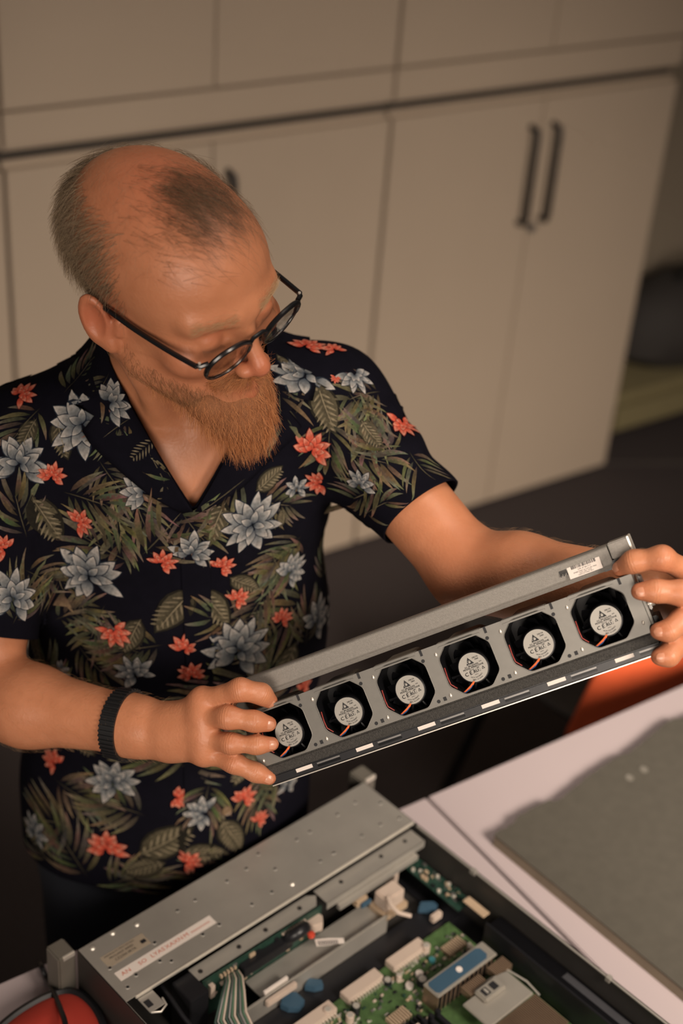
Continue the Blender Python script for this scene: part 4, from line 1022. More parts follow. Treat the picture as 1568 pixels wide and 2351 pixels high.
# collar, lapels and placket: ribbons laid over the shirt
def front_hit(s, z):
    o = Vector(tor(s, 0.45, z)); h = FULL.ray_cast(o, Vector(-F))
    return np.array(h[0]) if h[0] else tor(s, 0.1, z)
def snap(p, off=0.0):
    l_, n_, _, _ = FULL.find_nearest(Vector(p)); return np.array(l_)+np.array(n_)*off
def edge_path():
    zs = np.linspace(-0.047, 0.078, 13)
    right = [front_hit(S0-0.64*(z+0.047)-0.001, z) for z in zs]
    left = [front_hit(S0+0.64*(z+0.047)+0.001, z) for z in zs]
    back = [snap(tor(S0+0.086*math.cos(a), -0.020-0.060*math.sin(a), 0.090)) for a in np.linspace(math.pi*0.97, math.pi*0.03, 15)]
    return right, back, left[::-1]
er, eb, el_ = edge_path()
path = [Vector(p) for p in er+eb+el_]
nP = len(path); vs = []; cols = 7
for i, p in enumerate(path):
    t = i/(nP-1); u_ = min(t, 1-t)*2
    wdt = np.interp(u_, [0, 0.10, 0.34, 0.40, 0.44, 0.52, 0.62, 1.0], [0.012, 0.030, 0.062, 0.064, 0.040, 0.066, 0.058, 0.050])
    q = np.array(p); lcq = (q-SC) @ TB
    out = np.array([lcq[0]-S0, lcq[1]-0.0, 0.0])
    if u_ < 0.55: out = np.array([math.copysign(1, lcq[0]-S0 if abs(lcq[0]-S0) > 1e-4 else (t-0.5)), 0, -0.30+0.4*u_])
    out = TB @ nrm(out)
    for c in range(cols):
        k = c/(cols-1)
        lift = 0.0055*(1-k)**2+0.0030+0.0012*math.sin(k*3.1)
        vs.append(tuple(snap(q+out*wdt*k, lift)+UP*(0.012*(1-k)**3 if u_ > 0.6 else 0.004*(1-k)**3*u_)))
fs = [(i*cols+c, i*cols+c+1, (i+1)*cols+c+1, (i+1)*cols+c) for i in range(nP-1) for c in range(cols-1)]
col_mb = MB().add(vs, fs); COLV, COLF = list(col_mb.v), list(col_mb.f)
o = col_mb.build('collar', m_shirt, shirt, smooth=True); md = o.modifiers.new('cloth', 'SOLIDIFY'); md.thickness = 0.0016; md.offset = 0
PLV, PLF = [], []
zs = np.linspace(-0.050, -0.600, 60)
for i, z in enumerate(zs):
    for c, sx in enumerate((-0.0155, -0.0145, 0.0, 0.0150, 0.0165)):
        s0 = S0+0.010*min(1, (-z-0.05)/0.2)
        PLV.append(tuple(front_hit(s0+sx, z)+F*(0.0004 if c in (4,) else 0.0022)))
PLF = [(i*5+c, i*5+c+1, (i+1)*5+c+1, (i+1)*5+c) for i in range(59) for c in range(4)]
MB().add(PLV, PLF).build('placket', m_shirt, shirt, smooth=True)
# everything printable in one search tree
allV = [tuple(v) for v in SV2]+COLV+PLV; nS = len(SV2); nC = len(COLV)
allF = ST2.tolist()+[tuple(i+nS for i in f) for f in COLF]+[tuple(i+nS+nC for i in f) for f in PLF]
SBVH = BVHTree.FromPolygons(allV, allF)
CAMV = Vector(CAM)
def shirt_hit(px, py):
    h = SBVH.ray_cast(CAMV, Vector(ray_dir(px, py)).normalized())
    return (h[0], h[1]) if h[0] else (None, None)
# ---- print: every petal and leaflet a small shape lying on the cloth
class Print:
    def __init__(s): s.v = []; s.f = []; s.c = []
    def shape(s, O, Tx, Ty, N, pts, faces, cols, layer):
        n = len(s.v); got = []
        for (x, y), c in zip(pts, cols):
            p = O+Tx*x+Ty*y
            q, nn, _, d = SBVH.find_nearest(p)
            if q is None: return
            if nn.dot(N) < 0: nn = -nn
            v_ = p-q; lat = (v_-nn*v_.dot(nn)).length
            if lat > 0.004 or d > 0.030: return            # would hang over an edge of the cloth
            got.append((tuple(q+nn*(0.0005+0.00016*layer)), c))
        s.v += [g[0] for g in got]; s.c += [g[1] for g in got]
        s.f += [tuple(i+n for i in f) for f in faces]
    def petal(s, O, Tx, Ty, N, ang, r0, r1, wd, cin, cmid, cout, layer, rim=(0.01, 0.012, 0.018), curve=0.0, sharp=1.0):
        """pointed petal from radius r0 to r1 along ang, a dark outline below a shaded fill"""
        ca, sa = math.cos(ang), math.sin(ang)
        def prof(scale, cols, lay, rr0, rr1):
            pts = []; cl = []; K = 6
            for i in range(K+1):
                t = i/K; r = rr0+(rr1-rr0)*t; h = wd*scale*(math.sin(math.pi*min(1, t**0.8))**0.85 if 0 < t < 1 else 0)
                bend = curve*(t*t)*(r1-r0)
                for j in (-1, 0, 1):
                    x, y = r, j*h+bend; pts.append((x*ca-y*sa, x*sa+y*ca))
                    k = np.clip(t, 0, 1); base = np.array(cols[0])*(1-k)+np.array(cols[2])*k if False else (np.array(cols[0])*(1-2*k)+np.array(cols[1])*2*k if k < 0.5 else np.array(cols[1])*(2-2*k)+np.array(cols[2])*(2*k-1))
                    base = base*(1.0 if j else 0.82); cl.append(tuple(base))
            fc = [(i*3+j, i*3+j+1, (i+1)*3+j+1, (i+1)*3+j) for i in range(K) for j in range(2)]
            s.shape(O, Tx, Ty, N, pts, fc, cl, lay)
        if rim is not None: prof(1.0, (rim, rim, rim), layer, r0, r1)
        prof(0.82, (cin, cmid, cout), layer+1, r0+(r1-r0)*0.03, r1-(r1-r0)*0.05)
    def build(s, name, mat, par):
        me = bpy.data.meshes.new(name); me.from_pydata(s.v, [], s.f)
        a = me.color_attributes.new('tint', 'FLOAT_COLOR', 'POINT'); a.data.foreach_set('color', np.array([(*c, 1) for c in s.c], f4).ravel())
        me.polygons.foreach_set('use_smooth', np.ones(len(me.polygons), bool))
        me.materials.append(mat); o = bpy.data.objects.new(name, me); link(o, par); o['kind'] = 'stuff'; return o
m_print = bpy.data.materials.new('printed_cotton'); m_print.use_nodes = True; nt = m_print.node_tree; b = nt.nodes['Principled BSDF']
va = nt.nodes.new('ShaderNodeAttribute'); va.attribute_name = 'tint'
tc = nt.nodes.new('ShaderNodeTexCoord'); nz = nt.nodes.new('ShaderNodeTexNoise'); nz.inputs['Scale'].default_value = 260; nz.inputs['Detail'].default_value = 4; nt.links.new(tc.outputs['Object'], nz.inputs['Vector'])
mr = nt.nodes.new('ShaderNodeMapRange'); mr.inputs['From Min'].default_value = 0.3; mr.inputs['From Max'].default_value = 0.7; mr.inputs['To Min'].default_value = 0.62; mr.inputs['To Max'].default_value = 1.15; nt.links.new(nz.outputs['Fac'], mr.inputs[0])
ml = nt.nodes.new('ShaderNodeVectorMath'); ml.operation = 'SCALE'; nt.links.new(va.outputs['Color'], ml.inputs[0]); nt.links.new(mr.outputs[0], ml.inputs['Scale'])
nt.links.new(ml.outputs[0], b.inputs['Base Color']); b.inputs['Roughness'].default_value = 0.85; b.inputs['Specular IOR Level'].default_value = 0.2
GREY = ((0.020, 0.032, 0.050), (0.20, 0.205, 0.205), (0.52, 0.47, 0.42))
CORAL = ((0.42, 0.045, 0.025), (0.58, 0.10, 0.055), (0.62, 0.30, 0.21))
OLIVE = ((0.026, 0.023, 0.014), (0.092, 0.077, 0.045), (0.19, 0.155, 0.098))
pg, pc, pl = Print(), Print(), Print()
def frame(px, py, ang):
    """point on the cloth, tangent axes (x at ang degrees from picture-right), normal"""
    q, n_ = shirt_hit(px, py)
    if q is None: return None
    if n_.dot(Vector(VIEW)) > 0: n_ = -n_
    right = Vector(RW @ np.array([math.cos(math.radians(ang)), math.sin(math.radians(ang)), 0]))
    tx = (right-n_*right.dot(n_)).normalized(); ty = n_.cross(tx)
    sc = (q-CAMV).dot(Vector(VIEW))/FPX
    return q, tx, ty, n_, sc
def lotus(px, py, R, ang, pr_, colr, pet=9, spread=300, layer=4, fr=None, dim=1.0):
    fr = fr or frame(px, py, ang)
    if not fr: return
    q, tx, ty, n_, sc = fr; R *= sc; r = random.Random(int(px*13+py*7)); lay = layer+r.uniform(0, 1.2)
    cc = [tuple(x*dim for x in c) for c in colr]
    rim = (0.012, 0.018, 0.030) if colr is GREY else (0.20, 0.02, 0.012)
    sp = math.radians(spread)
    for ring, (ro, ri, cnt, wd) in enumerate(((1.0, 0.20, pet, 0.19), (0.72, 0.12, max(5, pet-2), 0.17), (0.42, 0.02, 4, 0.12))):
        for i in range(cnt):
            a = -sp/2+sp*(i+0.5*(ring % 2)+r.uniform(-0.18, 0.18))/cnt if spread < 355 else 2*math.pi*(i+0.5*(ring % 2)+r.uniform(-0.15, 0.15))/cnt
            rr = ro*R*r.uniform(0.86, 1.08)
            pr_.petal(q, tx, ty, n_, a, ri*R, rr, wd*R*r.uniform(0.9, 1.15), *cc, lay+ring*2+i*0.06, rim, r.uniform(-0.12, 0.12))
def frond(px, py, L, ang, nleaf=8, fan=70, layer=0, fr=None, curve=0.3):
    """palm frond: midrib with long narrow leaflets on both sides"""
    fr = fr or frame(px, py, ang)
    if not fr: return
    q, tx, ty, n_, sc = fr; L *= sc; r = random.Random(int(px*3+py*11)); lay = layer+r.uniform(0, 1.0)
    for i in range(nleaf):
        t = (i+0.5)/nleaf
        bx = L*0.55*t; by = curve*L*0.20*t*t
        o2 = q+tx*bx+ty*by
        o2, n2, _, _ = SBVH.find_nearest(o2)
        if n2.dot(n_) < 0: n2 = -n2
        for sd in (-1, 1):
            a = sd*math.radians(fan*(1-0.62*t)+r.uniform(-7, 7))
            ln = L*(0.62-0.20*abs(t-0.45))*r.uniform(0.85, 1.1)
            cc = [tuple(x*r.uniform(0.7, 1.35) for x in c) for c in OLIVE]
            pl.petal(o2, tx, ty, n2, a, 0.02*L, ln, 0.036*L*r.uniform(0.8, 1.3), cc[0], cc[1], cc[2], lay+i*0.03+(0.4 if sd > 0 else 0), None, -sd*0.22)
    pl.petal(q, tx, ty, n_, 0.0, -0.05*L, L*0.62, 0.008*L, *OLIVE, lay+1, None, curve*0.2)
def broad(px, py, L, ang, layer=2, fr=None, tone=1.0):
    """broad veined leaf"""
    fr = fr or frame(px, py, ang)
    if not fr: return
    q, tx, ty, n_, sc = fr; L *= sc; r = random.Random(int(px*5+py*3)); lay = layer+r.uniform(0, 1)
    dk = tuple(x*0.55*tone for x in OLIVE[1]); md_ = tuple(x*0.85*tone for x in OLIVE[1])
    pl.petal(q, tx, ty, n_, 0, -0.5*L, 0.5*L, 0.27*L, dk, md_, md_, lay, (0.012, 0.010, 0.006), 0.08)
    for i in range(8):
        t = (i+0.4)/8; o2 = q+tx*(L*(-0.45+0.85*t)); hw = 0.27*L*math.sin(math.pi*min(1, (0.05+0.85*t)**0.8))
        for sd in (-1, 1):
            pl.petal(o2, tx, ty, n_, sd*math.radians(48), 0.0, hw*1.05, 0.022*L, OLIVE[1], tuple(x*tone*1.15 for x in OLIVE[2]), tuple(x*tone*1.35 for x in OLIVE[2]), lay+2, None)
    pl.petal(q, tx, ty, n_, 0, -0.56*L, 0.48*L, 0.012*L, *[tuple(x*1.2 for x in OLIVE[2])]*3, lay+3, None, 0.08)
for a in ((190, 975, 88, 200, 9, 300), (255, 925, 62, 320, 8, 220), (45, 1065, 78, 260, 8, 280), (330, 1130, 62, 210, 8, 240), (578, 1203, 82, 100, 11, 360), (205, 1320, 92, 250, 9, 300), (440, 1270, 62, 275, 6, 260), (30, 1375, 72, 260, 9, 300), (547, 1492, 92, 265, 10, 300), (665, 1312, 55, 300, 9, 260), (680, 1120, 38, 250, 6, 300), (700, 862, 92, 250, 9, 300), (812, 862, 52, 60, 6, 220), (725, 1425, 70, 290, 7, 260), (260, 1795, 70, 240, 9, 300), (80, 1905, 52, 280, 7, 300), (465, 1865, 52, 180, 6, 260), (828, 1112, 44, 280, 6, 240), (660, 1795, 46, 250, 7, 300), (965, 1190, 48, 320, 6, 240), (310, 1545, 56, 230, 7, 280), (20, 1480, 60, 80, 7, 280), (140, 1540, 40, 20, 6, 300)):
    lotus(a[0], a[1], a[2], a[3], pg, GREY, a[4], a[5])
for a in ((95, 842, 48, 330), (48, 908, 42, 300), (120, 1093, 36, 270), (182, 1198, 40, 320), (8, 1258, 34, 200), (372, 1290, 40, 290), (508, 1300, 36, 300), (543, 1374, 34, 300), (645, 1420, 34, 270), (424, 1488, 42, 280), (440, 1548, 36, 250), (262, 1447, 46, 60), (716, 1033, 52, 280), (734, 1107, 42, 150), (704, 797, 46, 280), (766, 805, 32, 240), (920, 972, 54, 60), (892, 1212, 36, 20), (694, 1577, 34, 300), (125, 1748, 40, 200), (558, 1832, 36, 280), (592, 1882, 30, 300), (408, 1830, 34, 0), (245, 1948, 58, 260), (430, 1978, 38, 330), (770, 870, 14, 90)):
    lotus(a[0], a[1], a[2], a[3], pc, CORAL, 7, 250, 7)
for a in ((330, 1270, 210, 310), (300, 1290, 190, 215), (560, 1100, 170, 150), (520, 1100, 150, 205), (1000, 1140, 190, 225), (985, 1160, 170, 190), (850, 930, 170, 110), (870, 900, 140, 160), (300, 1110, 170, 80), (390, 1130, 150, 250), (700, 1270, 160, 190), (690, 1230, 150, 150), (700, 1370, 190, 160), (620, 1340, 150, 120), (600, 1600, 190, 235), (560, 1640, 160, 300), (370, 1480, 170, 170), (330, 1500, 150, 200), (430, 1740, 190, 190), (410, 1760, 170, 340), (160, 1890, 200, 170), (200, 2010, 190, 250), (150, 2000, 170, 200), (120, 1290, 150, 60), (60, 1230, 150, 250), (250, 860, 130, 120), (230, 1060, 140, 60), (480, 1060, 150, 280), (640, 890, 150, 90), (760, 970, 140, 100), (800, 1040, 150, 20), (900, 1050, 150, 240), (30, 1430, 150, 300), (640, 1720, 150, 90), (540, 1960, 170, 160), (330, 1640, 150, 30), (180, 1480, 150, 60), (130, 1600, 150, 280), (700, 1480, 140, 250), (300, 1720, 140, 250), (520, 1760, 150, 330), (620, 1260, 150, 60), (840, 1180, 130, 330), (150, 900, 150, 300), (90, 940, 140, 130), (300, 960, 120, 150), (150, 1130, 160, 20), (270, 1180, 150, 100), (60, 1310, 130, 20), (240, 1390, 160, 120), (130, 1420, 150, 330), (400, 1610, 150, 100), (470, 1640, 140, 20), (560, 1420, 140, 200), (520, 1560, 150, 150), (640, 1480, 150, 200), (740, 1330, 140, 240), (600, 1150, 130, 20), (680, 960, 150, 230), (800, 900, 140, 60), (880, 1120, 150, 170), (940, 1040, 140, 60), (130, 1790, 160, 30), (330, 1870, 170, 200), (480, 1800, 150, 100), (580, 1800, 140, 60), (250, 2030, 160, 330), (400, 2030, 160, 190), (90, 1650, 140, 300), (610, 1690, 140, 330), (420, 1180, 140, 60)):
    frond(a[0], a[1], a[2]*1.15, a[3], 7)
for a in ((105, 1195, 140, 60), (395, 1400, 150, 130, 0.8), (490, 1395, 130, 60), (490, 1205, 130, 110), (385, 1935, 160, 330), (530, 1920, 120, 60), (650, 1535, 140, 110), (590, 965, 150, 110), (745, 940, 130, 75), (1010, 1150, 110, 120, 1.3), (60, 1000, 90, 120, 0.7), (660, 840, 80, 50), (560, 1760, 110, 120, 1.2), (645, 1190, 50, 260), (250, 1600, 120, 40, 0.6), (140, 1010, 100, 80, 0.8), (330, 1030, 90, 140, 0.8), (560, 1340, 90, 40), (300, 1460, 110, 120, 0.7), (180, 1700, 110, 60, 0.7), (620, 1100, 90, 330), (850, 1000, 90, 60), (470, 1960, 110, 20), (330, 1990, 110, 160, 0.8)):
    broad(a[0], a[1], a[2], a[3], tone=a[4] if len(a) > 4 else 1.0)
# the same motifs carry on round the back and sides, out of this picture
r2 = random.Random(4); seen = []
for k in range(150):
    f = r2.randrange(len(ST2)); t3 = ST2[f]; c = Vector(SV2[t3].mean(0)); n_ = Vector(np.cross(SV2[t3[1]]-SV2[t3[0]], SV2[t3[2]]-SV2[t3[0]])).normalized()
    vd = (c-CAMV).normalized()
    h = SBVH.ray_cast(CAMV, vd)
    pxl = RW.T @ (np.array(c)-CAM); u_, v_ = CX+FPX*pxl[0]/pxl[2], CY+FPX*pxl[1]/pxl[2]
    if h[0] is not None and (h[0]-c).length < 0.02 and -10 < u_ < 1580: continue
    if any((c-s2).length < 0.05 for s2 in seen): continue
    seen.append(c)
    tx = n_.orthogonal().normalized(); ang = r2.uniform(0, 6.28); ty = n_.cross(tx); tx, ty = tx*math.cos(ang)+ty*math.sin(ang), ty*math.cos(ang)-tx*math.sin(ang)
    fr = (c, tx, ty, n_, 0.00050)
    [lambda: lotus(k, k, 80, 0, pg, GREY, 9, 300, 4, fr), lambda: lotus(k, k, 40, 0, pc, CORAL, 7, 250, 7, fr), lambda: frond(k, k, 170, 0, fr=fr), lambda: broad(k, k, 130, 0, fr=fr)][k % 4]()
pl.build('leaf_print', m_print, shirt); pg.build('grey_flower_print', m_print, shirt); pc.build('coral_flower_print', m_print, shirt)
m_btn = pmat('tan_button', (0.16, 0.10, 0.055), 0.4, var=0.3, scale=300)
bt = None
for px, py in ((463, 1350), (479, 1478), (492, 1606), (508, 1738), (520, 1860)):
    q, n_ = shirt_hit(px, py)
    if q is None: continue
    M_ = Matrix.Translation(q+n_*0.0012) @ n_.to_track_quat('Z', 'Y').to_matrix().to_4x4()
    if bt is None: bt = MB().lathe([(0.0062, 0), (0.0066, 0.0012), (0.0058, 0.0022), (0.0046, 0.0014), (0.0012, 0.0014), (0.0011, 0.0006), (0.0001, 0.0006)], None, 20).mesh('button', smooth=True); bt.materials.append(m_btn)
    raw('button', bt, shirt, M_)
# ------------------------------------------------------------------ trousers and shoes
tf = Field((0.30, 0.95, 0.06), (1.05, 1.60, 0.92), 0.006)
PEL = tor(-0.01, -0.005, -0.50)
tf.put(*cone(PEL, PEL-UP*0.12, 0.158, 0.165, (F, 0.70)))
HIPS = []
for s in (-1, 1):
    hp = PEL+S*s*0.085-UP*0.10; kn = hp+F*0.01-UP*0.36+S*s*0.02; an_ = kn-F*0.03-UP*0.32+S*s*0.01; HIPS.append(an_)
    tf.put(*chain([hp, kn, an_-UP*0.0], (0.088, 0.062, 0.054), None, 0.02), 0.03)
TV, TQ = tf.mesh(2); TT = np.concatenate([TQ[:, [0, 1, 2]], TQ[:, [0, 2, 3]]]); TV, TT = clip_mesh(TV, TT, TV[:, 2]-0.075)
tm = np_mesh('trousers', TV, TT); tm.materials.append(pmat('dark_denim', (0.010, 0.012, 0.020), 0.85, var=0.3, scale=200, bump=0.3))
tr_o = bpy.data.objects.new('trousers', tm); link(tr_o, man, True); tr_o['label'] = 'dark navy jeans'
for an_ in HIPS:
    q = Field(np.array([*an_[:2], 0])-np.array([0.25, 0.25, 0.01]), np.array([*an_[:2], 0.16])+np.array([0.25, 0.25, 0]), 0.006)
    b0 = np.array([an_[0], an_[1], 0.05])
    q.put(*cone(b0-F*0.04, b0+F*0.15-UP*0.01, 0.042, 0.040, (S, 0.9))); q.put(*cone(b0, b0+UP*0.07, 0.045, 0.052), 0.03)
    V_, Q_ = q.mesh(1); V_[:, 2] = np.maximum(V_[:, 2], 0.0)
    sm = np_mesh('shoe', V_, Q_); sm.materials.append(m_blk); o = bpy.data.objects.new('shoe', sm); link(o, man, True)
# ------------------------------------------------------------------ hair and beard (strands)
def hair_mat(name, c1, c2, rough=0.5):
    m = bpy.data.materials.new(name); m.use_nodes = True; nt = m.node_tree; b = nt.nodes['Principled BSDF']
    hi = nt.nodes.new('ShaderNodeHairInfo'); mx = nt.nodes.new('ShaderNodeMix'); mx.data_type = 'RGBA'
    mx.inputs[6].default_value = (*c1, 1); mx.inputs[7].default_value = (*c2, 1); nt.links.new(hi.outputs['Random'], mx.inputs[0])
    nt.links.new(mx.outputs[2], b.inputs['Base Color']); b.inputs['Roughness'].default_value = rough; b.inputs['Specular IOR Level'].default_value = 0.35
    return m
def strands(name, S_, r0, r1, mat, label=None):
    """S_: list of point arrays, all the same length"""
    n = len(S_[0]); cu = bpy.data.hair_curves.new(name); cu.add_curves([n]*len(S_))
    P_ = np.array(S_, f4); cu.attributes['position'].data.foreach_set('vector', P_.ravel()) if 'position' in cu.attributes else cu.points.foreach_set('position', P_.ravel())
    ra = cu.attributes.get('radius') or cu.attributes.new('radius', 'FLOAT', 'POINT')
    ra.data.foreach_set('value', np.tile(np.linspace(r0, r1, n).astype(f4), len(S_)))
    cu.materials.append(mat); o = bpy.data.objects.new(name, cu); link(o, man, True); o['kind'] = 'stuff'
    if label: o['label'] = label
    return o
BN = vnormals(BV, np.concatenate([BQ[:, [0, 1, 2]], BQ[:, [0, 2, 3]]]))
hidx = np.where(inhead & (hl[:, 2] > -0.15))[0]; HLc = hl[hidx]; HN = BN[hidx] @ HB
rg = np.random.default_rng(5)
def grow(mask_fn, count, dir_fn, len_fn, n=6, lift=0.25, min_off=0.0008, jit=0.25, curl=0.0):
    w_ = np.clip(mask_fn(HLc, HN), 0, None); w_ = w_/w_.sum(); pick = rg.choice(len(hidx), count, p=w_); out = []
    for i in pick:
        p = HLc[i]+rg.normal(0, 0.0007, 3); nn = HN[i]; d = dir_fn(p, nn); d = d+rg.normal(0, jit, 3); d = d-nn*(d@nn); d = d/max(np.linalg.norm(d), 1e-6)
        L = len_fn(p)*rg.uniform(0.7, 1.15); pts = []; cur = p.copy(); dd = nrm(d+nn*lift); ph = rg.uniform(0, 6.28); side = np.cross(d, nn)
        for k in range(n):
            wp = H(*cur)
            q, nq, _, _ = BBVH.find_nearest(Vector(wp)); v_ = Vector(wp)-q
            if v_.dot(nq) < min_off: wp = np.array(q+nq*min_off)
            cur = (wp-HO) @ HB
            pts.append(wp + HB @ (side*curl*math.sin(ph+k*1.7)*k/n))
            cur = cur+dd*L/(n-1); dd = nrm(dd+d*0.25-nn*lift*0.18)
        out.append(pts)
    return out
l_, fo, u_ = HLc.T
def side_mask(p, nn):
    l, f, u = p.T
    bald = np.sqrt((l/0.066)**2+((f+0.012)/0.098)**2)           # horseshoe: nothing inside the ring on top
    m = np.clip((bald-0.86)/0.22, 0, 1)+np.clip((0.070-u)/0.03, 0, 1)
    m = np.minimum(m, 1)
    line = 0.014-0.10*np.clip(u-0.02, 0, 1)                      # temple hairline
    m *= np.clip((line-f)/0.022, 0, 1)
    low = np.where(f < -0.035, -0.075, -0.004)
    m *= np.clip((u-low)/0.010, 0, 1)
    ear = (np.abs(l) > 0.070) & (u < 0.024) & (f > -0.050) & (f < 0.000)
    return np.where(ear, 0, m)
def side_dir(p, nn): return np.array([0, -0.55 if p[1] > -0.05 else -0.15, -0.85+0.3*(p[2] > 0.08)])
H1 = grow(side_mask, 9500, side_dir, lambda p: 0.026+0.012*(p[2] > 0.03), 6, 0.30, 0.0012, 0.20)
tuft = lambda p, nn: np.exp(-((p[:, 0]-0.002)/0.030)**2-((p[:, 1]-0.024)/0.032)**2)*(p[:, 2] > 0.06)
H2 = grow(tuft, 1500, lambda p, nn: np.array([0.25, 0.9, 0]), lambda p: 0.024, 6, 0.16, 0.0010, 0.22)
wisp = lambda p, nn: (p[:, 2] > 0.06)*(p[:, 1] < 0.05)*1.0
H3 = grow(wisp, 900, lambda p, nn: np.array([0.1, 0.3, -0.2]), lambda p: 0.015, 5, 0.35, 0.0010, 0.6)
m_hair = hair_mat('light_brown_hair', (0.075, 0.048, 0.028), (0.36, 0.26, 0.16))
strands('hair', H1, 0.00011, 0.00005, m_hair, 'short receding light brown hair at the sides')
strands('forelock', H2, 0.00010, 0.00005, hair_mat('brown_forelock', (0.060, 0.032, 0.018), (0.20, 0.115, 0.06)), 'thin darker forelock on the balding crown')
strands('fine_hair', H3, 0.000045, 0.00003, m_hair)
# beard: a soft core with strands grown all over it
bf = Field(HO-0.21, HO+0.21, 0.0025)
Kc = lambda p, q, ra, rb=None: cone(H(*p), H(*q), ra, rb)
bf.put(*Kc((0, 0.077, -0.101), (0, 0.084, -0.122), 0.030, 0.025)); bf.put(*Kc((0, 0.084, -0.122), (0.002, 0.090, -0.134), 0.025, 0.016), 0.02)
for s in (-1, 1):
    bf.put(*Kc((s*0.024, 0.066, -0.100), (s*0.016, 0.080, -0.124), 0.020, 0.016), 0.015)
    bf.put(*Kc((s*0.024, 0.064, -0.104), (s*0.050, 0.020, -0.082), 0.014, 0.012), 0.02)
CV, CQ = bf.mesh(2); cl = (CV-HO) @ HB
ct = np.concatenate([CQ[:, [0, 1, 2]], CQ[:, [0, 2, 3]]])
m_beardcore = pmat('ginger_beard_core', (0.24, 0.092, 0.034), 0.8, var=0.4, scale=500, bump=0.6, bscale=900)
cm = np_mesh('beard_core', CV, CQ); cm.materials.append(m_beardcore); o = bpy.data.objects.new('beard_core', cm); link(o, man, True)
CN = vnormals(CV, ct) @ HB
core_idx = np.where((cl[:, 1] > 0.005))[0]
out = []
pk = rg.choice(core_idx, 5200)
for i in pk:
    p = cl[i]; nn = CN[i]; tip = np.array([0.004+0.6*p[0], 0.098, -0.180]); low = np.clip((-0.085-p[2])/0.05, 0, 1)*np.clip((p[1]-0.03)/0.03, 0, 1)
    d = nrm((tip-p))*low+np.array([0.0, 0.25, -1.0])*(1-low); d = d+rg.normal(0, 0.16, 3); d = nrm(d+nn*0.42)
    L = (0.010+0.012*low)*rg.uniform(0.6, 1.2); ph = rg.uniform(0, 6.28); sd = np.cross(d, nn); pts = []
    for k in range(7):
        t = k/6; q = p+d*L*t+np.array([0, 0.0, -0.25])*L*t*t+sd*0.0030*math.sin(ph+5*t)*t; pts.append(H(*q))
    out.append(pts)
def cheek_mask(p, nn):
    l, f, u = p.T; a = np.abs(l)
    line = -0.032-0.56*np.clip(f-0.0, 0, 1)                        # upper edge, ear to mouth corner
    m = np.clip((line-u)/0.010, 0, 1)*np.clip((f+0.004)/0.010, 0, 1)*np.clip((u+0.128)/0.012, 0, 1)
    lips = (a < 0.025) & (u > -0.089) & (u < -0.063) & (f > 0.078)
    m = np.where(lips, 0, m)
    mus = np.exp(-((u+0.0595)/0.0055)**2)*(a < 0.030)*(a > 0.002)*(f > 0.080)
    return np.maximum(m*(0.35+0.65*np.clip((f-0.02)/0.04, 0, 1)), 2.2*mus)
def beard_dir(p, nn):
    if p[1] > 0.080 and p[2] > -0.068: return np.array([2.2*np.sign(p[0])*min(1, abs(p[0])/0.012), 0.1, -1.0])
    return np.array([0.0, 0.35, -1.0])
def beard_len(p): return 0.0095 if (p[1] > 0.08 and p[2] > -0.068) else (0.0075+0.012*np.clip((p[1]-0.03)/0.05, 0, 1)*np.clip((-0.06-p[2])/0.03, 0, 1))
MO = grow(lambda p, nn: np.exp(-((p[:, 2]+0.0600)/0.0065)**2)*(np.abs(p[:, 0]) < 0.034)*(p[:, 1] > 0.072), 1500, beard_dir, lambda p: 0.012, 6, 0.45, 0.0008, 0.30, 0.0008)
CH = grow(lambda p, nn: (p[:, 2] < -0.087)*(p[:, 2] > -0.12)*(np.abs(p[:, 0]) < 0.036)*(p[:, 1] > 0.06), 1600, beard_dir, lambda p: 0.016, 6, 0.45, 0.0008, 0.30, 0.001)
B2 = grow(cheek_mask, 7000, beard_dir, beard_len, 6, 0.40, 0.0006, 0.35, 0.0006)
m_beard = hair_mat('ginger_beard', (0.28, 0.088, 0.028), (0.66, 0.285, 0.115))
strands('moustache', MO+CH, 0.00011, 0.00005, m_beard, 'ginger moustache and chin hair')
strands('beard', out, 0.00012, 0.00005, m_beard, 'long ginger beard')
strands('beard_stubble', B2, 0.00011, 0.00005, hair_mat('auburn_stubble', (0.15, 0.060, 0.025), (0.42, 0.20, 0.09)), 'short ginger cheek beard and moustache')
brow = lambda p, nn: sum(np.exp(-((p[:, 2]-(0.0185-0.10*(np.abs(p[:, 0])-0.03)**1*0.5))/0.0042)**2)*(np.abs(p[:, 0]-s*0.031) < 0.021)*(p[:, 1] > 0.055) for s in (-1, 1))
BR = grow(brow, 700, lambda p, nn: np.array([np.sign(p[0])*1.0, 0, 0.15]), lambda p: 0.0075, 4, 0.25, 0.0006, 0.25)
strands('eyebrows', BR, 0.00007, 0.00003, hair_mat('blond_eyebrow', (0.36, 0.21, 0.10), (0.55, 0.36, 0.2)))
lash = []
for s in (-1, 1):
    for k in range(46):
        t = k/45; a = (t-0.5)*2.0
        p = np.array([s*0.033+0.0145*math.sin(a), 0.0755+0.0140*math.cos(a)*0.98, -0.0095-0.0010*math.cos(a)]); d = np.array([0.3*math.sin(a), 0.55, -0.75])
        lash.append([H(*(p+d*0.0065*j/3)) for j in range(4)])
strands('eyelashes', lash, 0.00007, 0.00003, hair_mat('brown_lash', (0.12, 0.06, 0.03), (0.2, 0.11, 0.06)))
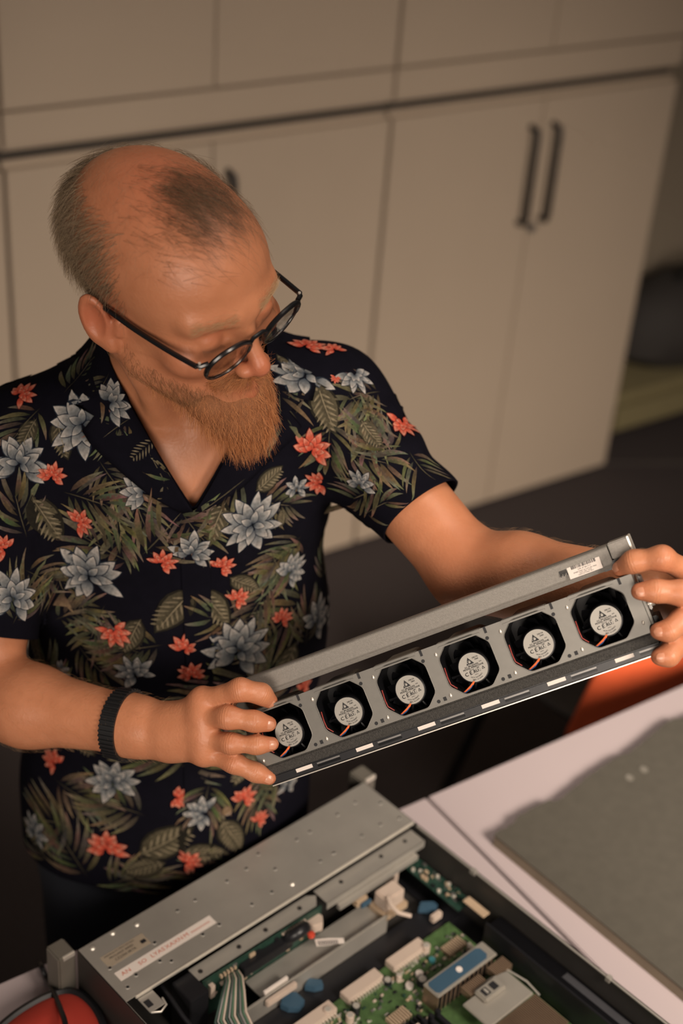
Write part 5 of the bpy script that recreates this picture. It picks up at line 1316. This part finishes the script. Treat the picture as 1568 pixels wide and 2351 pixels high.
# fine hair on the forearms
arm = []
for a_, b_, cnt in ((RELB, RWR, 900), (LELB, LWR, 900)):
    t_ = ((BV-a_)@(b_-a_))/((b_-a_)@(b_-a_)); d_ = np.linalg.norm(BV-(a_+t_[:, None]*(b_-a_)), axis=1)
    ii = np.where((t_ > 0.02) & (t_ < 0.98) & (d_ < 0.055))[0]
    ax = nrm(b_-a_)
    for i in rg.choice(ii, cnt):
        nn = BN[i]; d = ax*0.8+rg.normal(0, 0.35, 3)+np.array([0, 0, -0.4]); d = nrm(d-nn*(d@nn)); L = rg.uniform(0.005, 0.011)
        arm.append([BV[i]+d*L*j/3+nn*(0.0032*math.sin(j/3*1.9)) for j in range(4)])
strands('arm_hair', arm, 0.000045, 0.000025, hair_mat('fair_arm_hair', (0.30, 0.17, 0.08), (0.48, 0.30, 0.16)))
# fingernails
m_nail = pmat('fingernail', (0.50, 0.22, 0.13), 0.3, var=0.05, spec=0.6)
nail_me = MB()
rows = []
for i in range(6):
    y = -0.0048+0.0096*i/5
    for j in range(5):
        x = (-1+0.5*j); hw = 0.0043*math.sqrt(max(0.12, 1-0.80*(abs(y)/0.0048)**4))
        rows.append((x*hw, y, 0.0011*(1-x*x)-0.0005*(abs(y)/0.0048)**2))
nail_me.add(rows, [(i*5+j, i*5+j+1, (i+1)*5+j+1, (i+1)*5+j) for i in range(5) for j in range(4)]); nail_me = nail_me.mesh('fingernail', smooth=True); nail_me.materials.append(m_nail)
for fs_, tilt_ in ((R_MID, 0), (R_RNG, 0), (R_PNK, 0.5), (R_IDX, 0.2), (L_IDX, 0.9), (L_MID, 0), (L_RNG, -0.2), (L_PNK, -0.2)):
    d = nrm(fs_[3]-fs_[2]); back = -VIEW if tilt_ < 0.8 else -VIEW+UP*0.8
    nn = back-d*(back@d); nn = nrm(nn)
    src = fs_[3]-d*0.0010
    hit = BBVH.ray_cast(Vector(src+nn*0.03), Vector(-nn))
    c = np.array(hit[0]) if hit[0] else src+nn*0.008
    if hit[0]: nn = nrm(nn*0.4+np.array(hit[1])*0.6); d = nrm(d-nn*(d@nn))
    x = np.cross(d, nn)
    M_ = Matrix([[x[i], d[i], nn[i], c[i]-nn[i]*0.0005] for i in range(3)]+[[0, 0, 0, 1]])
    o = bpy.data.objects.new('fingernail', nail_me); COL.objects.link(o); o.parent = man; o.matrix_parent_inverse = PM[man.name].inverted(); o.matrix_basis = M_
# ------------------------------------------------------------------ glasses
gl = empty('glasses', Matrix.Translation(Vector(H(0, 0.11, -0.008))), 'black round-rimmed glasses worn low on the man\'s nose', 'glasses')
m_frame = pmat('black_acetate', (0.006, 0.006, 0.007), 0.22, var=0.2)
GZ, GY = -0.010, 0.1090
def HG_(x, y, z): return H(x, y, z+0.075*x*max(0.0, min(1.0, (y+0.03)/0.12)))
def lens_pt(s, a, k=1.0, dy=0.0):
    ca, sa = math.cos(a), math.sin(a)
    x = s*0.0345+0.0245*k*math.copysign(abs(ca)**0.90, ca); z = 0.0195*k*math.copysign(abs(sa)**0.92, sa)-0.003*(1 if sa < 0 else 0)*abs(sa)
    return H(x, GY+dy-abs(x)*0.10*abs(x)/0.06+z*0.34, GZ+z*0.95+0.075*x)
A_ = np.linspace(0, 2*math.pi, 40, endpoint=False)
for s in (-1, 1):
    rim_o = MB().tube([lens_pt(s, a) for a in A_], [0.0026 if math.sin(a) > -0.2 else 0.0018 for a in A_], 8, closed=True).build('rim', m_frame, gl, smooth=True, world=True)
    ln = MB().add([lens_pt(s, a, 0.97) for a in A_]+[lens_pt(s, a, 0.97, 0.0012) for a in A_], [tuple(range(40)), tuple(range(79, 39, -1))]+[(k, (k+1) % 40, 40+(k+1) % 40, 40+k) for k in range(40)])
    m_lens = MATS.get('lens')
    if not m_lens:
        m_lens = bpy.data.materials.new('lens'); m_lens.use_nodes = True; nt = m_lens.node_tree; nt.nodes.remove(nt.nodes['Principled BSDF'])
        tp = nt.nodes.new('ShaderNodeBsdfTransparent'); tp.inputs[0].default_value = (0.93, 0.92, 0.90, 1); gs = nt.nodes.new('ShaderNodeBsdfGlossy'); gs.inputs['Roughness'].default_value = 0.02
        fr_ = nt.nodes.new('ShaderNodeLayerWeight'); fr_.inputs[0].default_value = 0.12; mxs = nt.nodes.new('ShaderNodeMixShader')
        nt.links.new(fr_.outputs['Facing'], mxs.inputs[0]); nt.links.new(tp.outputs[0], mxs.inputs[1]); nt.links.new(gs.outputs[0], mxs.inputs[2]); nt.links.new(mxs.outputs[0], nt.nodes['Material Output'].inputs[0]); MATS['lens'] = m_lens
    ln.build('lens', m_lens, gl, world=True)
    hx = s*0.0610
    hinge = [HG_(s*0.0575, GY-0.004, GZ+0.010), HG_(s*0.0640, GY-0.007, GZ+0.0095), HG_(s*0.0668, GY-0.012, GZ+0.0090)]
    MB().tube(hinge, 0.0026, 8).build('end_piece', m_frame, gl, smooth=True, world=True)
    MB().cyl(HG_(s*0.0645, GY-0.0085, GZ+0.013), HG_(s*0.0645, GY-0.0085, GZ+0.005), 0.0014, n=8).build('hinge', m_bright, gl, smooth=True, world=True)
    tp_ = [HG_(s*0.0668, GY-0.010, GZ+0.0090), HG_(s*0.0715, GY-0.045, GZ+0.0095), HG_(s*0.0760, GY-0.085, GZ+0.011), HG_(s*0.0785, GY-0.118, GZ+0.013), HG_(s*0.0775, GY-0.136, GZ+0.008), HG_(s*0.0735, GY-0.150, GZ-0.014), HG_(s*0.0715, GY-0.155, GZ-0.028)]
    MB().tube([np.array(v) for v in catmull([Vector(v) for v in tp_], 5, False)], 0.0027, 8).build('temple', m_frame, gl, smooth=True, world=True)
    MB().tube([HG_(s*0.0125, GY-0.004, GZ-0.002), HG_(s*0.0118, GY-0.0085, GZ-0.008), HG_(s*0.0128, GY-0.009, GZ-0.012)], 0.0013, 6).build('nose_pad', m_frame, gl, smooth=True, world=True)
MB().tube([lens_pt(-1, 0.35), HG_(-0.006, GY+0.0015, GZ+0.0095), HG_(0.006, GY+0.0015, GZ+0.0095), lens_pt(1, math.pi-0.35)], 0.0021, 8).build('bridge', m_frame, gl, smooth=True, world=True)
# ------------------------------------------------------------------ wristband: a ribbed strap round the forearm
ax = nrm(RWR-RELB); wc = RELB+(RWR-RELB)*0.775
e1 = nrm(np.cross(ax, UP)); e2 = np.cross(ax, e1)
wb = empty('wristband', Matrix.Translation(Vector(wc)), 'black ribbed wristband on the man\'s forearm', 'wristband')
def arm_r(o_, dv):
    h = BBVH.ray_cast(Vector(o_+dv*0.09), Vector(-dv)); return (Vector(o_)-h[0]).length if h[0] else 0.03
def ring(t0, t1, nseg=72, thick=0.0028):
    vs = []; fs = []
    for k in range(nseg):
        a = 2*math.pi*k/nseg; dv = e1*math.cos(a)+e2*math.sin(a)
        for t in (t0, t1):
            o_ = wc+ax*t; r = arm_r(o_, dv)+0.0006; vs += [o_+dv*r, o_+dv*(r+thick)]
    for k in range(nseg):
        j = (k+1) % nseg; a, b = k*4, j*4
        fs += [(a+1, b+1, b+3, a+3), (a, a+2, b+2, b), (a, b, b+1, a+1), (a+2, a+3, b+3, b+2)]
    return MB().add(vs, fs)
ring(-0.0085, 0.0085, thick=0.0024).build('strap', pmat('black_rubber', (0.009, 0.009, 0.010), 0.5, var=0.2), wb, smooth=True, world=True)
for k in range(0, 44):
    a = 2*math.pi*k/44; dv = e1*math.cos(a)+e2*math.sin(a); dn = e1*math.cos(a+0.055)+e2*math.sin(a+0.055)
    q = MB(); vs = []
    for t in (-0.0088, 0.0088):
        o_ = wc+ax*t; r = arm_r(o_, dv)+0.0026
        vs += [o_+dv*r, o_+dn*r, o_+dn*(r+0.0018), o_+dv*(r+0.0018)]
    q.add(vs, [(0, 1, 2, 3), (7, 6, 5, 4), (0, 4, 5, 1), (1, 5, 6, 2), (2, 6, 7, 3), (3, 7, 4, 0)]).build('rib', MATS['black_rubber'], wb, world=True)
